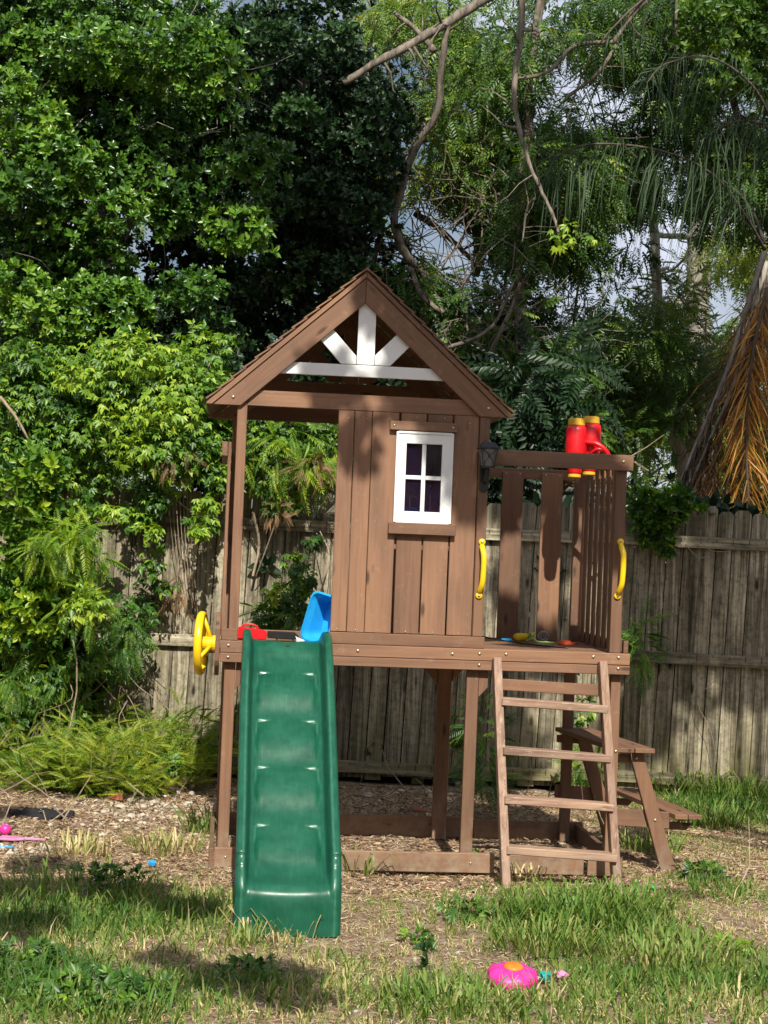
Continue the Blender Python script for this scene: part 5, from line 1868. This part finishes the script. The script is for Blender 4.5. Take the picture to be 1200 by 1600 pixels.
for a_ in ((170, 1395, .13, 60, 'palm5', .3, 'low leafy weed in the shaded grass below the blue ball', .16),
           (150, 1560, .08, 130, 'palm5', .35, 'patch of small round leaved weeds at the bottom left', .25),
           (30, 1510, .1, 60, 'palm5', .3, 'leafy weed at the left edge of the foreground', .15),
           (730, 1440, .10, 40, 'palm5', .4, 'small leafy weed between slide foot and ladder', .12),
           (672, 1515, .09, 5, 'rosbig', .15, 'single dark broad leaf standing left of the pink toy', .02),
           (1100, 1375, .09, 60, 'palm5', .35, 'leafy weed right of the picnic bench foot', .13),
           (1140, 1490, .07, 20, 'palm5', .8, 'yellow green weed in the right foreground', .1),
           (1190, 1210, .16, 50, 'palm5', .5, 'leafy weed against the fence at the right edge', .14),
           (430, 1420, .12, 20, 'palm5', .2, 'dark leafy weed touching the left side of the slide foot', .08),
           (745, 1350, .06, 10, 'palm5', .45, 'tiny weed at the end of the front base rail', .05),
           (650, 1470, .05, 18, 'palm5', .4, 'low weed in the dry grass right of the slide', .08),
           (380, 1530, .07, 40, 'palm5', .4, 'leafy weed in the foreground below the slide', .14)):
    weed(*a_[:7], r=a_[7])

# branches lying about
m_ = MB()
twigs(m_, (0.2, 10.9, 0.03), (1.0, .5, .02), 26, .5, .005, (0, 0, 0))
twigs(m_, (-2.0, 10.3, 0.03), (.6, .8, .02), 26, .5, .005, (0, 0, 0))
twigs(m_, (1.7, 9.4, 0.03), (.5, .5, .02), 10, .4, .005, (0, 0, 0))
tag(m_.build('fallen_twigs', TWIG), 'thin dry twigs lying on the ground under and beside the playset', 'twigs', kind='stuff')

# ================================================================== NEIGHBOUR'S SHED (low roof with litter)
sh = empty('shed', (1.4, 14.6, 0), (0, 0, 0), 'low grey shed roof covered in fallen leaves just behind the fence', 'shed')
WALLG = plain('grey_green_board', (0.13, 0.14, 0.12), .8, var=.3)
MB().box(-1.9, .48, -.10, -.06, 2.13, 2.28).build('fascia_board', WALLG, sh, bevel=.004)
MB().box(-1.8, .40, 0, 1.6, 0, 2.1).build('wall', WALLG, sh, bevel=.004)
MB().add([(-1.95, -.14, 2.28), (.55, -.14, 2.28), (.55, 1.7, 2.86), (-1.95, 1.7, 2.86), (-1.95, -.14, 2.31), (.55, -.14, 2.31), (.55, 1.7, 2.89), (-1.95, 1.7, 2.89)],
         [(0, 3, 2, 1), (4, 5, 6, 7), (0, 1, 5, 4), (1, 2, 6, 5), (2, 3, 7, 6), (3, 0, 4, 7)]) and None
m_ = MB()
m_.add([(-1.95, -.14, 2.29), (.55, -.14, 2.29), (.55, 1.7, 2.86), (-1.95, 1.7, 2.86), (-1.95, -.14, 2.31), (.55, -.14, 2.31), (.55, 1.7, 2.89), (-1.95, 1.7, 2.89)],
       [(0, 3, 2, 1), (4, 5, 6, 7), (0, 1, 5, 4), (1, 2, 6, 5), (2, 3, 7, 6), (3, 0, 4, 7)])
m_.build('roof', WALLG, sh)
n = 5200
X = rng.uniform(-.5, 1.95, n)
Yv = rng.uniform(14.47, 16.2, n)
pos = np.stack([X, Yv, 2.32 + (Yv - 14.46) * .31 + rng.random(n) * .05 + .22 * rng.random(n) ** 6], 1)
V_, F_ = leaf(0.07, 0.035)
tag(leafmesh('leaf_litter', [scatter((V_, F_, np.zeros(len(V_))), pos, rng.normal(size=(n, 3)) * [1, 1, .25], np.array([0, -.3, 1.]) + .5 * rng.normal(size=(n, 3)), rng.uniform(.5, 1.4, n), rng.random(n))], L_DRY),
    'reddish brown fallen leaves heaped on the low shed roof', 'leaves', kind='stuff')
m_ = MB()
twigs(m_, (1.2, 14.9, 2.5), (.9, .4, .12), 60, .7, .008, (0, 0, .1))
tag(m_.build('dead_branches', TWIG), 'bare dead branches piled on the shed roof behind the fence', 'branches', kind='stuff')


# ================================================================== TREES
def tree(name, label, cat, base, crown, mat, limbs, barkm, trunk=None, extra=None):
    base = Vector(base)
    o = empty(name, base, (0, 0, 0), label, cat)
    if crown:
        leafmesh('crown', [(v - np.array(base), f, tt) for v, f, tt in crown], mat, o)
    for i, (pts, r0, r1) in enumerate(limbs):
        branch('trunk' if i == 0 else 'branch', barkm, o, [Vector(p) - base for p in pts], r0, r1, wob=r0 * .12)
    if extra:
        m = MB()
        for c_, r_, n_, L_, rad_ in extra:
            twigs(m, Vector(c_) - base, r_, n_, L_, rad_)
        tw = m.build('twig', barkm, o)
        tw['kind'] = 'stuff'
    return o


random.seed(5)
rng = np.random.default_rng(5)
# --- left glossy tree: irregular clumps
ch = []
bright = [(30, 60), (100, 90), (170, 80), (60, 200), (110, 250), (150, 260), (220, 280), (240, 100), (40, 300), (190, 330), (100, 350), (60, 400), (140, 430), (30, 460), (250, 330), (330, 110), (210, 210), (370, 350), (400, 260), (300, 440), (160, 480), (90, 500), (20, 130), (290, 70)]
for px_, py_ in bright:
    r_ = random.uniform(.17, .32)
    ch += C('ros', px_ + random.uniform(-15, 15), py_ + random.uniform(-12, 12), random.uniform(12.7, 13.4), (r_ * 1.25, r_, r_ * .8), int(130 * (r_ / .25) ** 2), tint=random.uniform(.5, .82), tv=.13, droop=-.1)
for _ in range(120):
    px_, py_ = random.uniform(-60, 330), random.uniform(-60, 560)
    if (180 < px_ < 380 and 330 < py_ < 460) or (270 < px_ and py_ < 30) or (random.random() < .5 and 60 < px_ < 240 and 10 < py_ < 60):
        continue
    r_ = random.uniform(.18, .36)
    ch += C('ros', px_, py_, random.uniform(13.2, 15.2), (r_ * 1.2, r_, r_ * .8), int(95 * (r_ / .25) ** 2), tint=random.uniform(.25, .55), tv=.13)
tree('glossy_broadleaf_tree', 'large glossy leaved tree filling the upper left behind the fence', 'tree', (-2.6, 14.6, 0), ch, L_GLOSS,
     [([(-2.6, 14.6, 0), (-2.5, 14.5, 1.6), (-2.7, 14.4, 3.0), (-2.5, 14.4, 4.6), (-2.3, 14.5, 6.4)], .15, .05),
      ([(-2.6, 14.5, 1.9), (-2.0, 14.2, 3.2), (-1.6, 14.0, 4.4)], .06, .02), ([(-2.6, 14.4, 2.8), (-3.2, 14.1, 3.8), (-3.5, 13.9, 4.9)], .05, .02), ([(-2.5, 14.4, 4.0), (-2.1, 14, 4.8), (-1.9, 13.8, 5.7)], .04, .015)],
     BK_GREY, extra=[(at(150, 300, 13.6), (1.1, .5, 1.2), 90, .6, .006), (at(60, 1000, 13), (.5, .3, .5), 10, .4, .006)])
# --- dark tree behind the clubhouse
ch = []
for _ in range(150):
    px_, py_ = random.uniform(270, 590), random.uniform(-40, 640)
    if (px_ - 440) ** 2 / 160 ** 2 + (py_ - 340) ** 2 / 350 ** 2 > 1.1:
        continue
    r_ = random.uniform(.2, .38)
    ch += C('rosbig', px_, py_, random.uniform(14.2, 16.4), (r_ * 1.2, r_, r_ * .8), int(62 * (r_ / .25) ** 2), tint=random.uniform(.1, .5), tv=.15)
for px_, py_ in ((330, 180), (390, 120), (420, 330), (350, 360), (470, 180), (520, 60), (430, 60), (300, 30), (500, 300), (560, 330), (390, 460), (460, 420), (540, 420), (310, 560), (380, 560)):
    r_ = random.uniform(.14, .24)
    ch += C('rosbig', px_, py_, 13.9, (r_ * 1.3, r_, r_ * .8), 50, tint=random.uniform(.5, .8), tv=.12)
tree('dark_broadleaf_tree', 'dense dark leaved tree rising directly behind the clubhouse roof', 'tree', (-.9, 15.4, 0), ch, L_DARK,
     [([(-.9, 15.4, 0), (-.95, 15.3, 2), (-.8, 15.3, 3.8), (-.9, 15.2, 6.0)], .14, .05), ([(-.9, 15.3, 2.4), (-.4, 15, 3.6), (-.1, 14.8, 4.6)], .06, .02), ([(-.9, 15.3, 2.9), (-1.5, 15, 4.0), (-1.7, 14.9, 5.1)], .05, .02)],
     BK_DARK, extra=[(at(430, 330, 15), (.9, .6, 1.6), 110, .6, .006)])
# --- branchy light tree in the middle with the big limb across the top
ch = area('pin', 580, 790, -20, 130, 15, 17.5, 36, .24, 42, tint=.6, droop=.5)
ch += area('pin', 550, 720, 110, 320, 15, 17.5, 28, .20, 36, tint=.72, droop=.5)
ch += area('pin', 700, 800, 80, 320, 14.8, 17, 30, .22, 38, tint=.55, droop=.5)
ch += area('pin', 560, 700, 330, 420, 15.5, 17, 6, .2, 24, tint=.35, droop=.5)
tree('limbed_tree', 'tree with one thick grey limb crossing the top centre over the clubhouse', 'tree', (0.1, 15.2, 0), ch, L_PIN,
     [([(0.1, 15.2, 0), (.12, 15.1, 2.2), at(668, 480, 14.9), at(640, 400, 14.7), at(614, 340, 14.6), at(645, 250, 14.5), at(680, 170, 14.4), at(692, 70, 14.25), at(704, 34, 14.2)], .046, .026),
      ([at(540, 130, 14.0), at(600, 92, 14.0), at(650, 62, 14.1), at(700, 35, 14.2), at(780, -10, 14.3), at(850, -60, 14.3)], .03, .05),
      ([at(616, 20, 14.8), at(650, 48, 14.7), at(680, 80, 14.6)], .018, .03),
      ([at(640, 420, 14.7), at(660, 460, 14.5), at(690, 490, 14.4)], .03, .02),
      ([at(650, 330, 15.6), at(700, 370, 15.5), at(760, 420, 15.4)], .035, .02),
      ([at(735, 250, 16), at(730, 300, 16), at(750, 370, 16), at(740, 430, 16)], .07, .05),
      ([at(690, 260, 15.6), at(720, 320, 15.6), at(735, 360, 15.7)], .04, .04)], BK_BROWN,
     extra=[(at(690, 340, 15.2), (.5, .4, .5), 120, .8, .007), (at(650, 200, 15.3), (.5, .4, .7), 60, .7, .006)])
# --- centre right tree with fine dark foliage and the hanging bare branch
ch = area('pin', 790, 950, 30, 380, 14.2, 16.2, 70, .25, 48, tint=.36, droop=.5)
ch += area('pin', 880, 1040, 260, 420, 15, 17, 20, .22, 40, tint=.4, droop=.5)
ch += area('pin', 770, 880, 330, 470, 14.5, 16, 16, .24, 44, tint=.3, droop=.5)
ch += area('pin', 860, 1010, -30, 180, 13.8, 15.5, 34, .25, 46, tint=.33, droop=.5)
tree('feathery_tree', 'feathery leaved tree right of centre with a bare branch hanging down', 'tree', (1.2, 15.2, 0), ch, L_PIN,
     [([(1.2, 15.2, 0), (1.15, 15.1, 2.0), at(812, 500, 14.9), at(808, 400, 14.8), at(818, 300, 14.8), at(830, 120, 14.8), at(850, -50, 14.8)], .075, .04),
      ([at(822, -20, 12.6), at(812, 60, 12.6), at(800, 140, 12.6), at(803, 185, 12.6), at(825, 240, 12.5), at(850, 310, 12.4), at(872, 362, 12.3), at(878, 395, 12.3)], .028, .008),
      ([at(835, 310, 12.5), at(822, 330, 12.6), at(815, 380, 12.6)], .012, .006),
      ([at(960, 65, 14), at(900, 72, 14), at(860, 110, 14), at(800, 125, 14)], .02, .014), ([at(965, 70, 14), at(935, 115, 14), at(890, 150, 14), at(870, 170, 14)], .02, .008),
      ([at(1010, 0, 14), at(985, 30, 14), at(960, 68, 14)], .03, .02), ([at(760, 560, 14.3), at(790, 500, 14.2), at(812, 440, 14.2)], .02, .015),
      ([at(700, 545, 14), at(745, 528, 14), at(775, 500, 14), at(800, 440, 14)], .018, .012)],
     BK_BROWN, extra=[(at(740, 490, 14.6), (.55, .4, .3), 60, .7, .008), (at(850, 250, 14.8), (.5, .4, .9), 50, .6, .006)])
plant('pale_leaf_sprig', 'pale yellow green sprig at the tip of the hanging bare branch', 'sprig', at(880, 395, 12.3), C('palm5', 885, 365, 12.2, (.1, .06, .12), 16, tint=.85, droop=.9, s=(.9, 1.4)) + C('palm5', 925, 372, 12.3, (.06, .04, .05), 6, tint=.7, droop=.9), L_VINE)
# --- upper right dark tree
ch = area('pin', 980, 1230, -40, 280, 14.5, 16.5, 64, .25, 50, tint=.36, droop=.6)
ch += area('rosbig', 1080, 1230, 0, 150, 13.6, 14.4, 16, .2, 34, tint=.45)
ch += area('pin', 1080, 1230, 200, 350, 14.8, 16.5, 24, .24, 44, tint=.28, droop=.6)
ch += area('pin', 1240, 1750, -60, 700, 14.8, 17.5, 60, .42, 50, tint=.35, droop=.5)
tree('overhanging_tree', 'dark leaved tree filling the upper right corner above the palm', 'tree', (4.0, 15.6, 0), ch, L_PIN,
     [([(4.0, 15.6, 0), (3.9, 15.5, 2.5), (3.7, 15.4, 4.4), (3.4, 15.3, 6.4)], .13, .06), ([(3.7, 15.4, 4.2), at(1120, 90, 15), at(1040, 60, 14.8), at(960, 130, 14.7)], .04, .012), ([at(1060, -20, 14), at(1055, 80, 14), at(1058, 140, 14)], .015, .008)],
     BK_DARK, extra=[(at(1100, 150, 15), (.7, .5, .9), 70, .6, .006)])
# --- slim pale trunk and stout trunk further back
ch = area('pin', 1040, 1200, 370, 440, 17, 19, 18, .24, 38, tint=.9, droop=.2)
ch += area('pin', 1090, 1230, 430, 620, 17, 19.5, 22, .28, 40, tint=.4, droop=.3)
ch += area('pin', 1000, 1150, 440, 520, 17.5, 19, 8, .22, 26, tint=.65, droop=.2)
tree('slender_tree', 'slender pale trunked tree behind the fence right of the clubhouse', 'tree', (2.9, 17.5, 0), ch, L_PIN,
     [([(3.15, 17.5, 0), at(1070, 760, 17.5), at(1040, 640, 17.5), at(1030, 520, 17.5), at(1022, 350, 17.5), at(1020, 200, 17.5)], .075, .045),
      ([at(1022, 365, 17.5), at(1060, 370, 17.6), at(1110, 372, 17.8)], .03, .03), ([at(1030, 430, 17.5), at(1060, 415, 17.4), at(1080, 390, 17.3)], .015, .008),
      ([at(1040, 540, 17.5), at(1075, 560, 17.6), at(1100, 562, 17.7)], .015, .01), ([at(1030, 500, 17.5), at(1010, 480, 17.4), at(985, 470, 17.3)], .014, .006)], BK_PALE,
     extra=[(at(1060, 500, 17.6), (.4, .3, .5), 30, .6, .008)])
ch = area('pin', 1000, 1160, 180, 330, 20, 22, 8, .4, 30, tint=.45)
ch += area('pin', 1020, 1130, 620, 720, 19, 21, 10, .4, 40, tint=.45)
tree('stout_tree', 'stout brown trunked tree standing further back beside the palm', 'tree', (4.4, 20.5, 0), ch, L_PIN,
     [([(4.3, 20.5, 0), at(1096, 700, 20.5), at(1094, 560, 20.5), at(1092, 450, 20.5), at(1092, 330, 20.5), at(1085, 150, 20.5)], .20, .12),
      ([at(1092, 465, 20.5), at(1060, 472, 20.3), at(1030, 482, 20.2)], .05, .03), ([at(1100, 380, 20.4), at(1140, 345, 20.2), at(1170, 320, 20)], .04, .03)], BK_GREY)
# --- shrubbery filling the space above the shed and behind the balcony
ch = area('spray', 640, 900, 480, 700, 14.4, 17, 66, .25, 60, tint=.45, droop=.3)
ch += area('pin', 820, 1060, 450, 640, 15.8, 18.5, 54, .26, 42, tint=.48, droop=.3)
ch += area('spray', 880, 1080, 560, 700, 16.4, 19, 34, .3, 50, tint=.45, droop=.3)
ch += area('pin', 600, 720, 430, 500, 14.5, 16.5, 16, .2, 36, tint=.3, droop=.4)
tree('tall_thicket', 'tangled light green thicket behind the balcony between the trunks', 'thicket', (1.2, 16.5, 0), ch, L_PIN,
     [([(1.2, 16.6, 0), at(820, 700, 16.4), at(815, 560, 16.4), at(800, 470, 16.3)], .05, .03), ([(1.9, 16.6, 0), at(900, 700, 16.4), at(890, 560, 16.4), at(905, 440, 16.3)], .025, .012), ([(0.6, 16, 0), at(720, 700, 16), at(735, 560, 16), at(705, 470, 16)], .03, .015)],
     BK_GREY, extra=[(at(800, 560, 15.8), (1.0, .5, .6), 130, .6, .006)])
ch = area('pinbig', 800, 930, 560, 690, 13.3, 14.2, 10, .16, 12, tint=.22, droop=.3)
ch += area('rosbig', 640, 880, 660, 740, 13.2, 14.2, 16, .17, 34, tint=.3)
ch += area('spray', 740, 880, 690, 760, 12.9, 13.6, 10, .12, 24, tint=.2)
plant('sapling', 'dark big leaved sapling just above the balcony rail beside the red binoculars', 'sapling', (1.2, 13.7, 0), ch, L_DARK, [([(1.2, 13.7, 0), (1.15, 13.7, 1.8), at(860, 600, 13.7)], .02, .01), ([(1.6, 13.7, 0), (1.6, 13.7, 1.8), at(900, 600, 13.7)], .015, .006), ([at(905, 655, 13.4), at(870, 655, 13.4)], .01, .006)])
plant('fence_back_shrub_and_added_leaves', 'dim shrub behind the fence, with dark leaves added to darken the picket gaps', 'shrub', (-.4, 13.6, 0),
      area('ros', 300, 620, 600, 760, 13.0, 13.8, 26, .22, 60, tint=.2) + area('rosbig', -100, 1300, 790, 1240, 12.75, 13.3, 90, .26, 30, tint=.1) + area('rosbig', -100, 1300, 815, 1235, 12.62, 12.72, 260, .2, 16, tint=.05, s=(1.6, 2.4)) + area('ros', 0, 320, 500, 700, 13.0, 13.8, 26, .25, 60, tint=.15), L_DARK)  # dark leaves added along the whole fence keep light out of the picket gaps
# far wood that closes the view low down
ch = []
for _ in range(40):
    px_, py_ = random.choice([random.uniform(1230, 1900), random.uniform(-700, -60)]), random.uniform(150, 780)
    r_ = random.uniform(.6, 1.0)
    ch += C('pinbig', px_, py_, random.uniform(19, 25), (r_ * 1.4, r_, r_), 60, tint=random.uniform(.2, .6), s=(1.2, 1.8))
for _ in range(90):
    px_, py_ = random.uniform(-80, 1280), random.uniform(560, 780)
    r_ = random.uniform(.5, .9)
    ch += C('pinbig', px_, py_, random.uniform(22, 27), (r_ * 1.3, r_, r_), 60, tint=random.uniform(.3, .8), s=(.9, 1.4))
for _ in range(34):
    px_, py_ = random.choice([random.uniform(-80, 150), random.uniform(390, 560)]), random.uniform(60, 560)
    r_ = random.uniform(.5, .8)
    ch += C('pinbig', px_, py_, random.uniform(19, 23), (r_ * 1.3, r_, r_), 44, tint=random.uniform(.1, .4), s=(.9, 1.4))
tag(leafmesh('distant_wood', ch, L_PIN), 'far line of mixed green trees beyond the fence', 'wood', kind='stuff')

# --- palm at the right edge
palm = empty('palm_tree', (3.55, 14.2, 0), (0, 0, 0), 'palm with a skirt of orange brown dead fronds at the right edge behind the fence', 'palm')
PB = Vector((3.55, 14.2, 0))


def P(px_, py_, Y):
    return at(px_, py_, Y) - PB


branch('trunk', BK_DARK, palm, [(0, 0, 0), (.0, .0, 1.5), (-.05, 0, 3.0), P(1262, 400, 14.2), P(1268, 250, 14.2), P(1272, 130, 14.2)], .24, .15, 12)
PCR = P(1272, 130, 14.2)


def palmfrond(pts, leafL, n, mat, tint, hang, rr=(.02, .005), name='frond', wd=.016, spread=1.0, label=None, side=None, stemmat=None, skip=.0, mess=.14):
    p = smoothpath(pts, 8)
    k_ = len(p)
    chs = []
    V, F, T = [], [], []
    for i in range(n):
        u = skip + (1 - skip) * (i + .5) / n
        f = u * (k_ - 1)
        j = min(int(f), k_ - 2)
        c_ = p[j].lerp(p[j + 1], f - j)
        d = (p[j + 1] - p[j]).normalized()
        for sg in (-1, 1):
            sd = d.cross(Vector((0, 1, 0))).normalized() if side is None else Vector(side)
            out = (d * .75 + sd * sg * spread + Vector((0, random.uniform(-.45, .45), 0)) + Vector([random.gauss(0, mess) for _ in range(3)])).normalized()
            L = leafL * (1 - .45 * abs(u - .45)) * random.uniform(.75, 1.1)
            q0 = c_
            q1 = c_ + out * L * .5 + Vector((0, 0, -hang * L * .15))
            q2 = c_ + out * L * .9 + Vector((0, 0, -hang * L * .55))
            wv = Vector((random.uniform(-.5, .5), random.uniform(-.6, .6), random.uniform(.2, 1))).cross(out).normalized() * wd * .5
            k0 = len(V)
            V += [q0 - wv * .5, q0 + wv * .5, q1 - wv, q1 + wv, q2]
            F += [(k0, k0 + 1, k0 + 3), (k0, k0 + 3, k0 + 2), (k0 + 2, k0 + 3, k0 + 4)]
            T += [tint + random.gauss(0, .16)] * 5
    o = leafmesh(name, [(np.array([tuple(v) for v in V]), np.array(F), np.clip(np.array(T), 0, 1))], mat, palm)
    if label:
        o['label'] = label
    MB().tube(p, [rr[0] + (rr[1] - rr[0]) * i / (k_ - 1) for i in range(k_)], 6).build('stalk', stemmat or BK_DARK, o, smooth=True)
    return o


random.seed(9)
# arching live fronds
palmfrond([P(1195, 390, 14.0), P(1160, 330, 13.6), P(1110, 270, 13.3), P(1030, 235, 13.1), P(930, 225, 12.9), P(860, 245, 12.8)], .42, 90, L_PALM, .35, 2.6, (.016, .005), wd=.011, skip=.2, mess=.4)
palmfrond([P(1195, 380, 14.2), P(1175, 330, 14.4), P(1140, 290, 14.5), P(1080, 260, 14.5), P(1000, 270, 14.4)], .42, 70, L_PALM, .25, 2.6, (.016, .005), wd=.011, skip=.2, mess=.4)
palmfrond([P(1225, 240, 14.0), P(1180, 140, 13.5), P(1110, 90, 13.3), P(1040, 100, 13.2), P(1010, 130, 13.1)], .45, 60, L_PALM, .35, 2.0, (.016, .005), wd=.011, skip=.15, mess=.38)
palmfrond([P(1235, 260, 13.9), P(1200, 200, 13.5), P(1150, 190, 13.3), P(1100, 215, 13.2)], .4, 50, L_PALM, .3, 2.2, (.016, .005), wd=.011, skip=.15, mess=.38)
for k_ in range(11):      # rest of the living crown, beyond the picture edge
    a_ = R_(-60 + k_ * 25)
    L_ = random.uniform(1.6, 2.0)
    dx_, dy_ = math.cos(a_) * L_, math.sin(a_) * L_ * .9
    palmfrond([PCR, PCR + Vector((dx_ * .3, dy_ * .3, .7)), PCR + Vector((dx_ * .7, dy_ * .7, .75)), PCR + Vector((dx_ * 1.05, dy_ * 1.05, .15)), PCR + Vector((dx_ * 1.2, dy_ * 1.2, -.6))], .42, 44, L_PALM, .4, 1.6, (.018, .005), wd=.012, skip=.15, mess=.25)
# grey hanging petioles
for (xa, ya, xb, yb, Y, ti_) in ((1194, 395, 1056, 770, 13.3, .5), (1198, 410, 1070, 780, 13.6, .2), (1202, 425, 1072, 740, 13.9, .1)):
    q_ = random.uniform(4, 16)
    palmfrond([P(xa, ya, Y), P(xa + (xb - xa) * .25 + q_ * .5, ya + (yb - ya) * .25, Y - .05), P(xa + (xb - xa) * .5 + q_, ya + (yb - ya) * .5, Y - .1), P(xa + (xb - xa) * .78 + q_ * .4, ya + (yb - ya) * .78, Y - .1), P(xb, yb, Y - .1)],
              .20, 46, L_GREYD, ti_, 1.3, (.028, .010), name='dead_frond', wd=.013, spread=.10, mess=.12, stemmat=BK_GREY)
# dead hanging fronds
palmfrond([P(1199, 450, 13.2), P(1178, 540, 13.1), P(1168, 620, 13.05), P(1166, 700, 13.0), P(1170, 790, 12.95)], .44, 90, L_DEAD, .75, .8, (.020, .009), wd=.013, spread=.55, label='bright orange dead frond hanging straight down', mess=.24)
for x0_, x1_, x2_, Y_, ti_, n_, lb_ in ((1198, 1146, 1104, 13.55, .3, 64, 'brown dead frond hanging furthest to the left'), (1208, 1165, 1130, 13.45, .42, 60, None), (1225, 1208, 1204, 13.4, .38, 66, None),
                                (1190, 1120, 1090, 14.1, .08, 80, None), (1215, 1180, 1150, 14.1, .05, 80, None), (1240, 1225, 1215, 13.9, .15, 70, None)):
    palmfrond([P(x0_, 430, Y_ + .2), P((x0_ + x1_) / 2 + 5, 520, Y_ + .1), P(x1_, 610, Y_), P((x1_ + x2_) / 2 - 3, 700, Y_ - .05), P(x2_, 790, Y_ - .1)], .46, n_, L_DEAD, ti_, 1.1, (.020, .008), wd=.012, spread=.62, label=lb_, mess=.28)

# ================================================================== TREE BEHIND THE CAMERA (its shade falls across the yard)
def shade_at(px_, py_, Y, t_):
    """a point up the sun ray that passes over the given spot"""
    q = at(px_, py_, Y) if Y else gnd(px_, py_)
    return q + SUN_TO * t_


OB = Vector((3.9, 3.4, 0))
sh_ch = []
SH = []


def shade(px_, py_, Y, t_, r_, n_):
    c_ = shade_at(px_, py_, Y, t_)
    SH.append(c_)
    sh_ch.extend(clump('rosbig', c_, (r_ * 1.1, r_, r_ * .7), n_, tint=.4, s=(1.2, 1.9)))


random.seed(14)
# over the right part of the fence and the palm skirt
for px_, py_ in ((1000, 860), (1080, 860), (1160, 880), (1010, 950), (1090, 960), (1170, 970), (1030, 1040), (1110, 1050), (1190, 1050), (1190, 820), (1120, 790), (830, 800), (830, 900), (900, 820), (850, 1000), (1000, 1130), (1050, 720), (1150, 700)):
    shade(px_, py_, 12.3, random.uniform(7.0, 8.2), .20, 90)
# under the deck and the ground near the fence
for px_, py_ in ((560, 1090), (620, 1080), (680, 1090), (560, 1150), (640, 1150), (700, 1160), (590, 1210), (660, 1210), (760, 1100), (780, 1180), (530, 1040), (600, 1040), (640, 1060), (700, 1060), (620, 1120), (580, 1170), (545, 1200), (690, 1200), (640, 1240), (560, 1250), (720, 1110), (610, 1180)):
    shade(px_, py_, 12.3, random.uniform(7.6, 8.6), .24, 150)
# gable, upper wall and balcony rail, dappled
for px_, py_, r_, n_ in ((520, 600, .10, 28), (640, 600, .13, 50), (700, 590, .13, 50), (740, 640, .1, 36), (560, 700, .07, 16), (700, 700, .08, 24), (740, 760, .08, 24), (800, 715, .12, 44), (880, 720, .12, 40), (950, 730, .1, 36), (590, 480, .07, 16), (640, 520, .08, 20), (870, 850, .1, 30), (960, 800, .1, 26), (850, 690, .12, 36)):
    shade(px_, py_, 9.0, random.uniform(5.2, 6.4), r_, n_)
for px_, py_ in ((1180, 460), (1150, 520), (1180, 560), (1120, 600), (1150, 640), (1090, 690), (1190, 640), (1120, 720), (1080, 750), (1190, 500), (1195, 720)):
    shade(px_, py_, 13.4, random.uniform(7.5, 8.5), .17, 60)
# left foreground grass and strips on the ground
for px_, py_, r_, n_ in ((30, 1390, .16, 90), (110, 1390, .16, 90), (200, 1400, .15, 80), (290, 1425, .11, 50), (40, 1450, .13, 60), (430, 1520, .1, 34), (350, 1530, .12, 50), (260, 1500, .08, 20), (60, 1330 + 20, .10, 40), (450, 1560, .1, 30), (10, 1270, .12, 40), (980, 1300, .1, 30), (1060, 1400, .05, 8)):
    shade(px_, py_, None, random.uniform(6.0, 7.0), r_, n_)
# centre trees are dim: higher canopy
for _ in range(12):
    shade(random.uniform(600, 1230), random.uniform(330, 760), 15.0, random.uniform(7.5, 9.5), .22, 70)
for _ in range(26):
    shade(random.uniform(350, 620), random.uniform(380, 640), 14.5, random.uniform(7.5, 9), .22, 80)
ov = empty('shade_tree', OB, (0, 0, 0), 'tall tree standing beside the viewer whose canopy shades the yard', 'tree')
leafmesh('crown', [(v - np.array(OB), f, tt) for v, f, tt in sh_ch], L_DARK, ov)
branch('trunk', BK_GREY, ov, [(0, 0, 0), (-.05, .1, 2.5), (-.2, .5, 4.6), (-.5, 1.2, 6.2)], .2, .12, 10)
branch('trunk', BK_GREY, ov, [(-8.2, -.6, 0), (-8.1, -.4, 2.6), (-7.7, .2, 5.0), (-7.2, .8, 6.4)], .16, .1, 10)
for k_ in range(0, len(SH), 7):
    c_ = SH[k_] - OB
    if SH[k_].x > .9:
        branch('branch', BK_GREY, ov, [(-.3, .8, 5.4), ((c_.x - .3) * .5, c_.y * .5 + .4, max(5.8, c_.z * .9)), c_], .05, .012, 6)
    elif SH[k_].x < -1.2:
        branch('branch', BK_GREY, ov, [(-7.3, .6, 6.2), ((c_.x - 7.3) * .5, c_.y * .5 + .4, max(5.9, c_.z * .95)), c_], .04, .012, 6)
ring = []  # foliage ring added out of view to cut the light from the sky
for k_ in range(210):
    a_ = R_(random.uniform(38, 322))          # measured from the view direction
    rad_ = random.uniform(12.5, 16)
    c_ = (rad_ * math.sin(a_), rad_ * math.cos(a_) + 3, random.uniform(.3, 7.5))
    ring += clump('rosbig', c_, (1.6, 1.6, 1.2), 44, tint=.4, s=(4.5, 7))
tag(leafmesh('sky_dimming_trees', ring, L_DARK), 'unseen belt of trees added on the sides and behind the viewer to dim the sky light', 'trees', kind='stuff')
print('tris approx', sum(len(o.data.polygons) for o in sc.objects if o.type == 'MESH'))
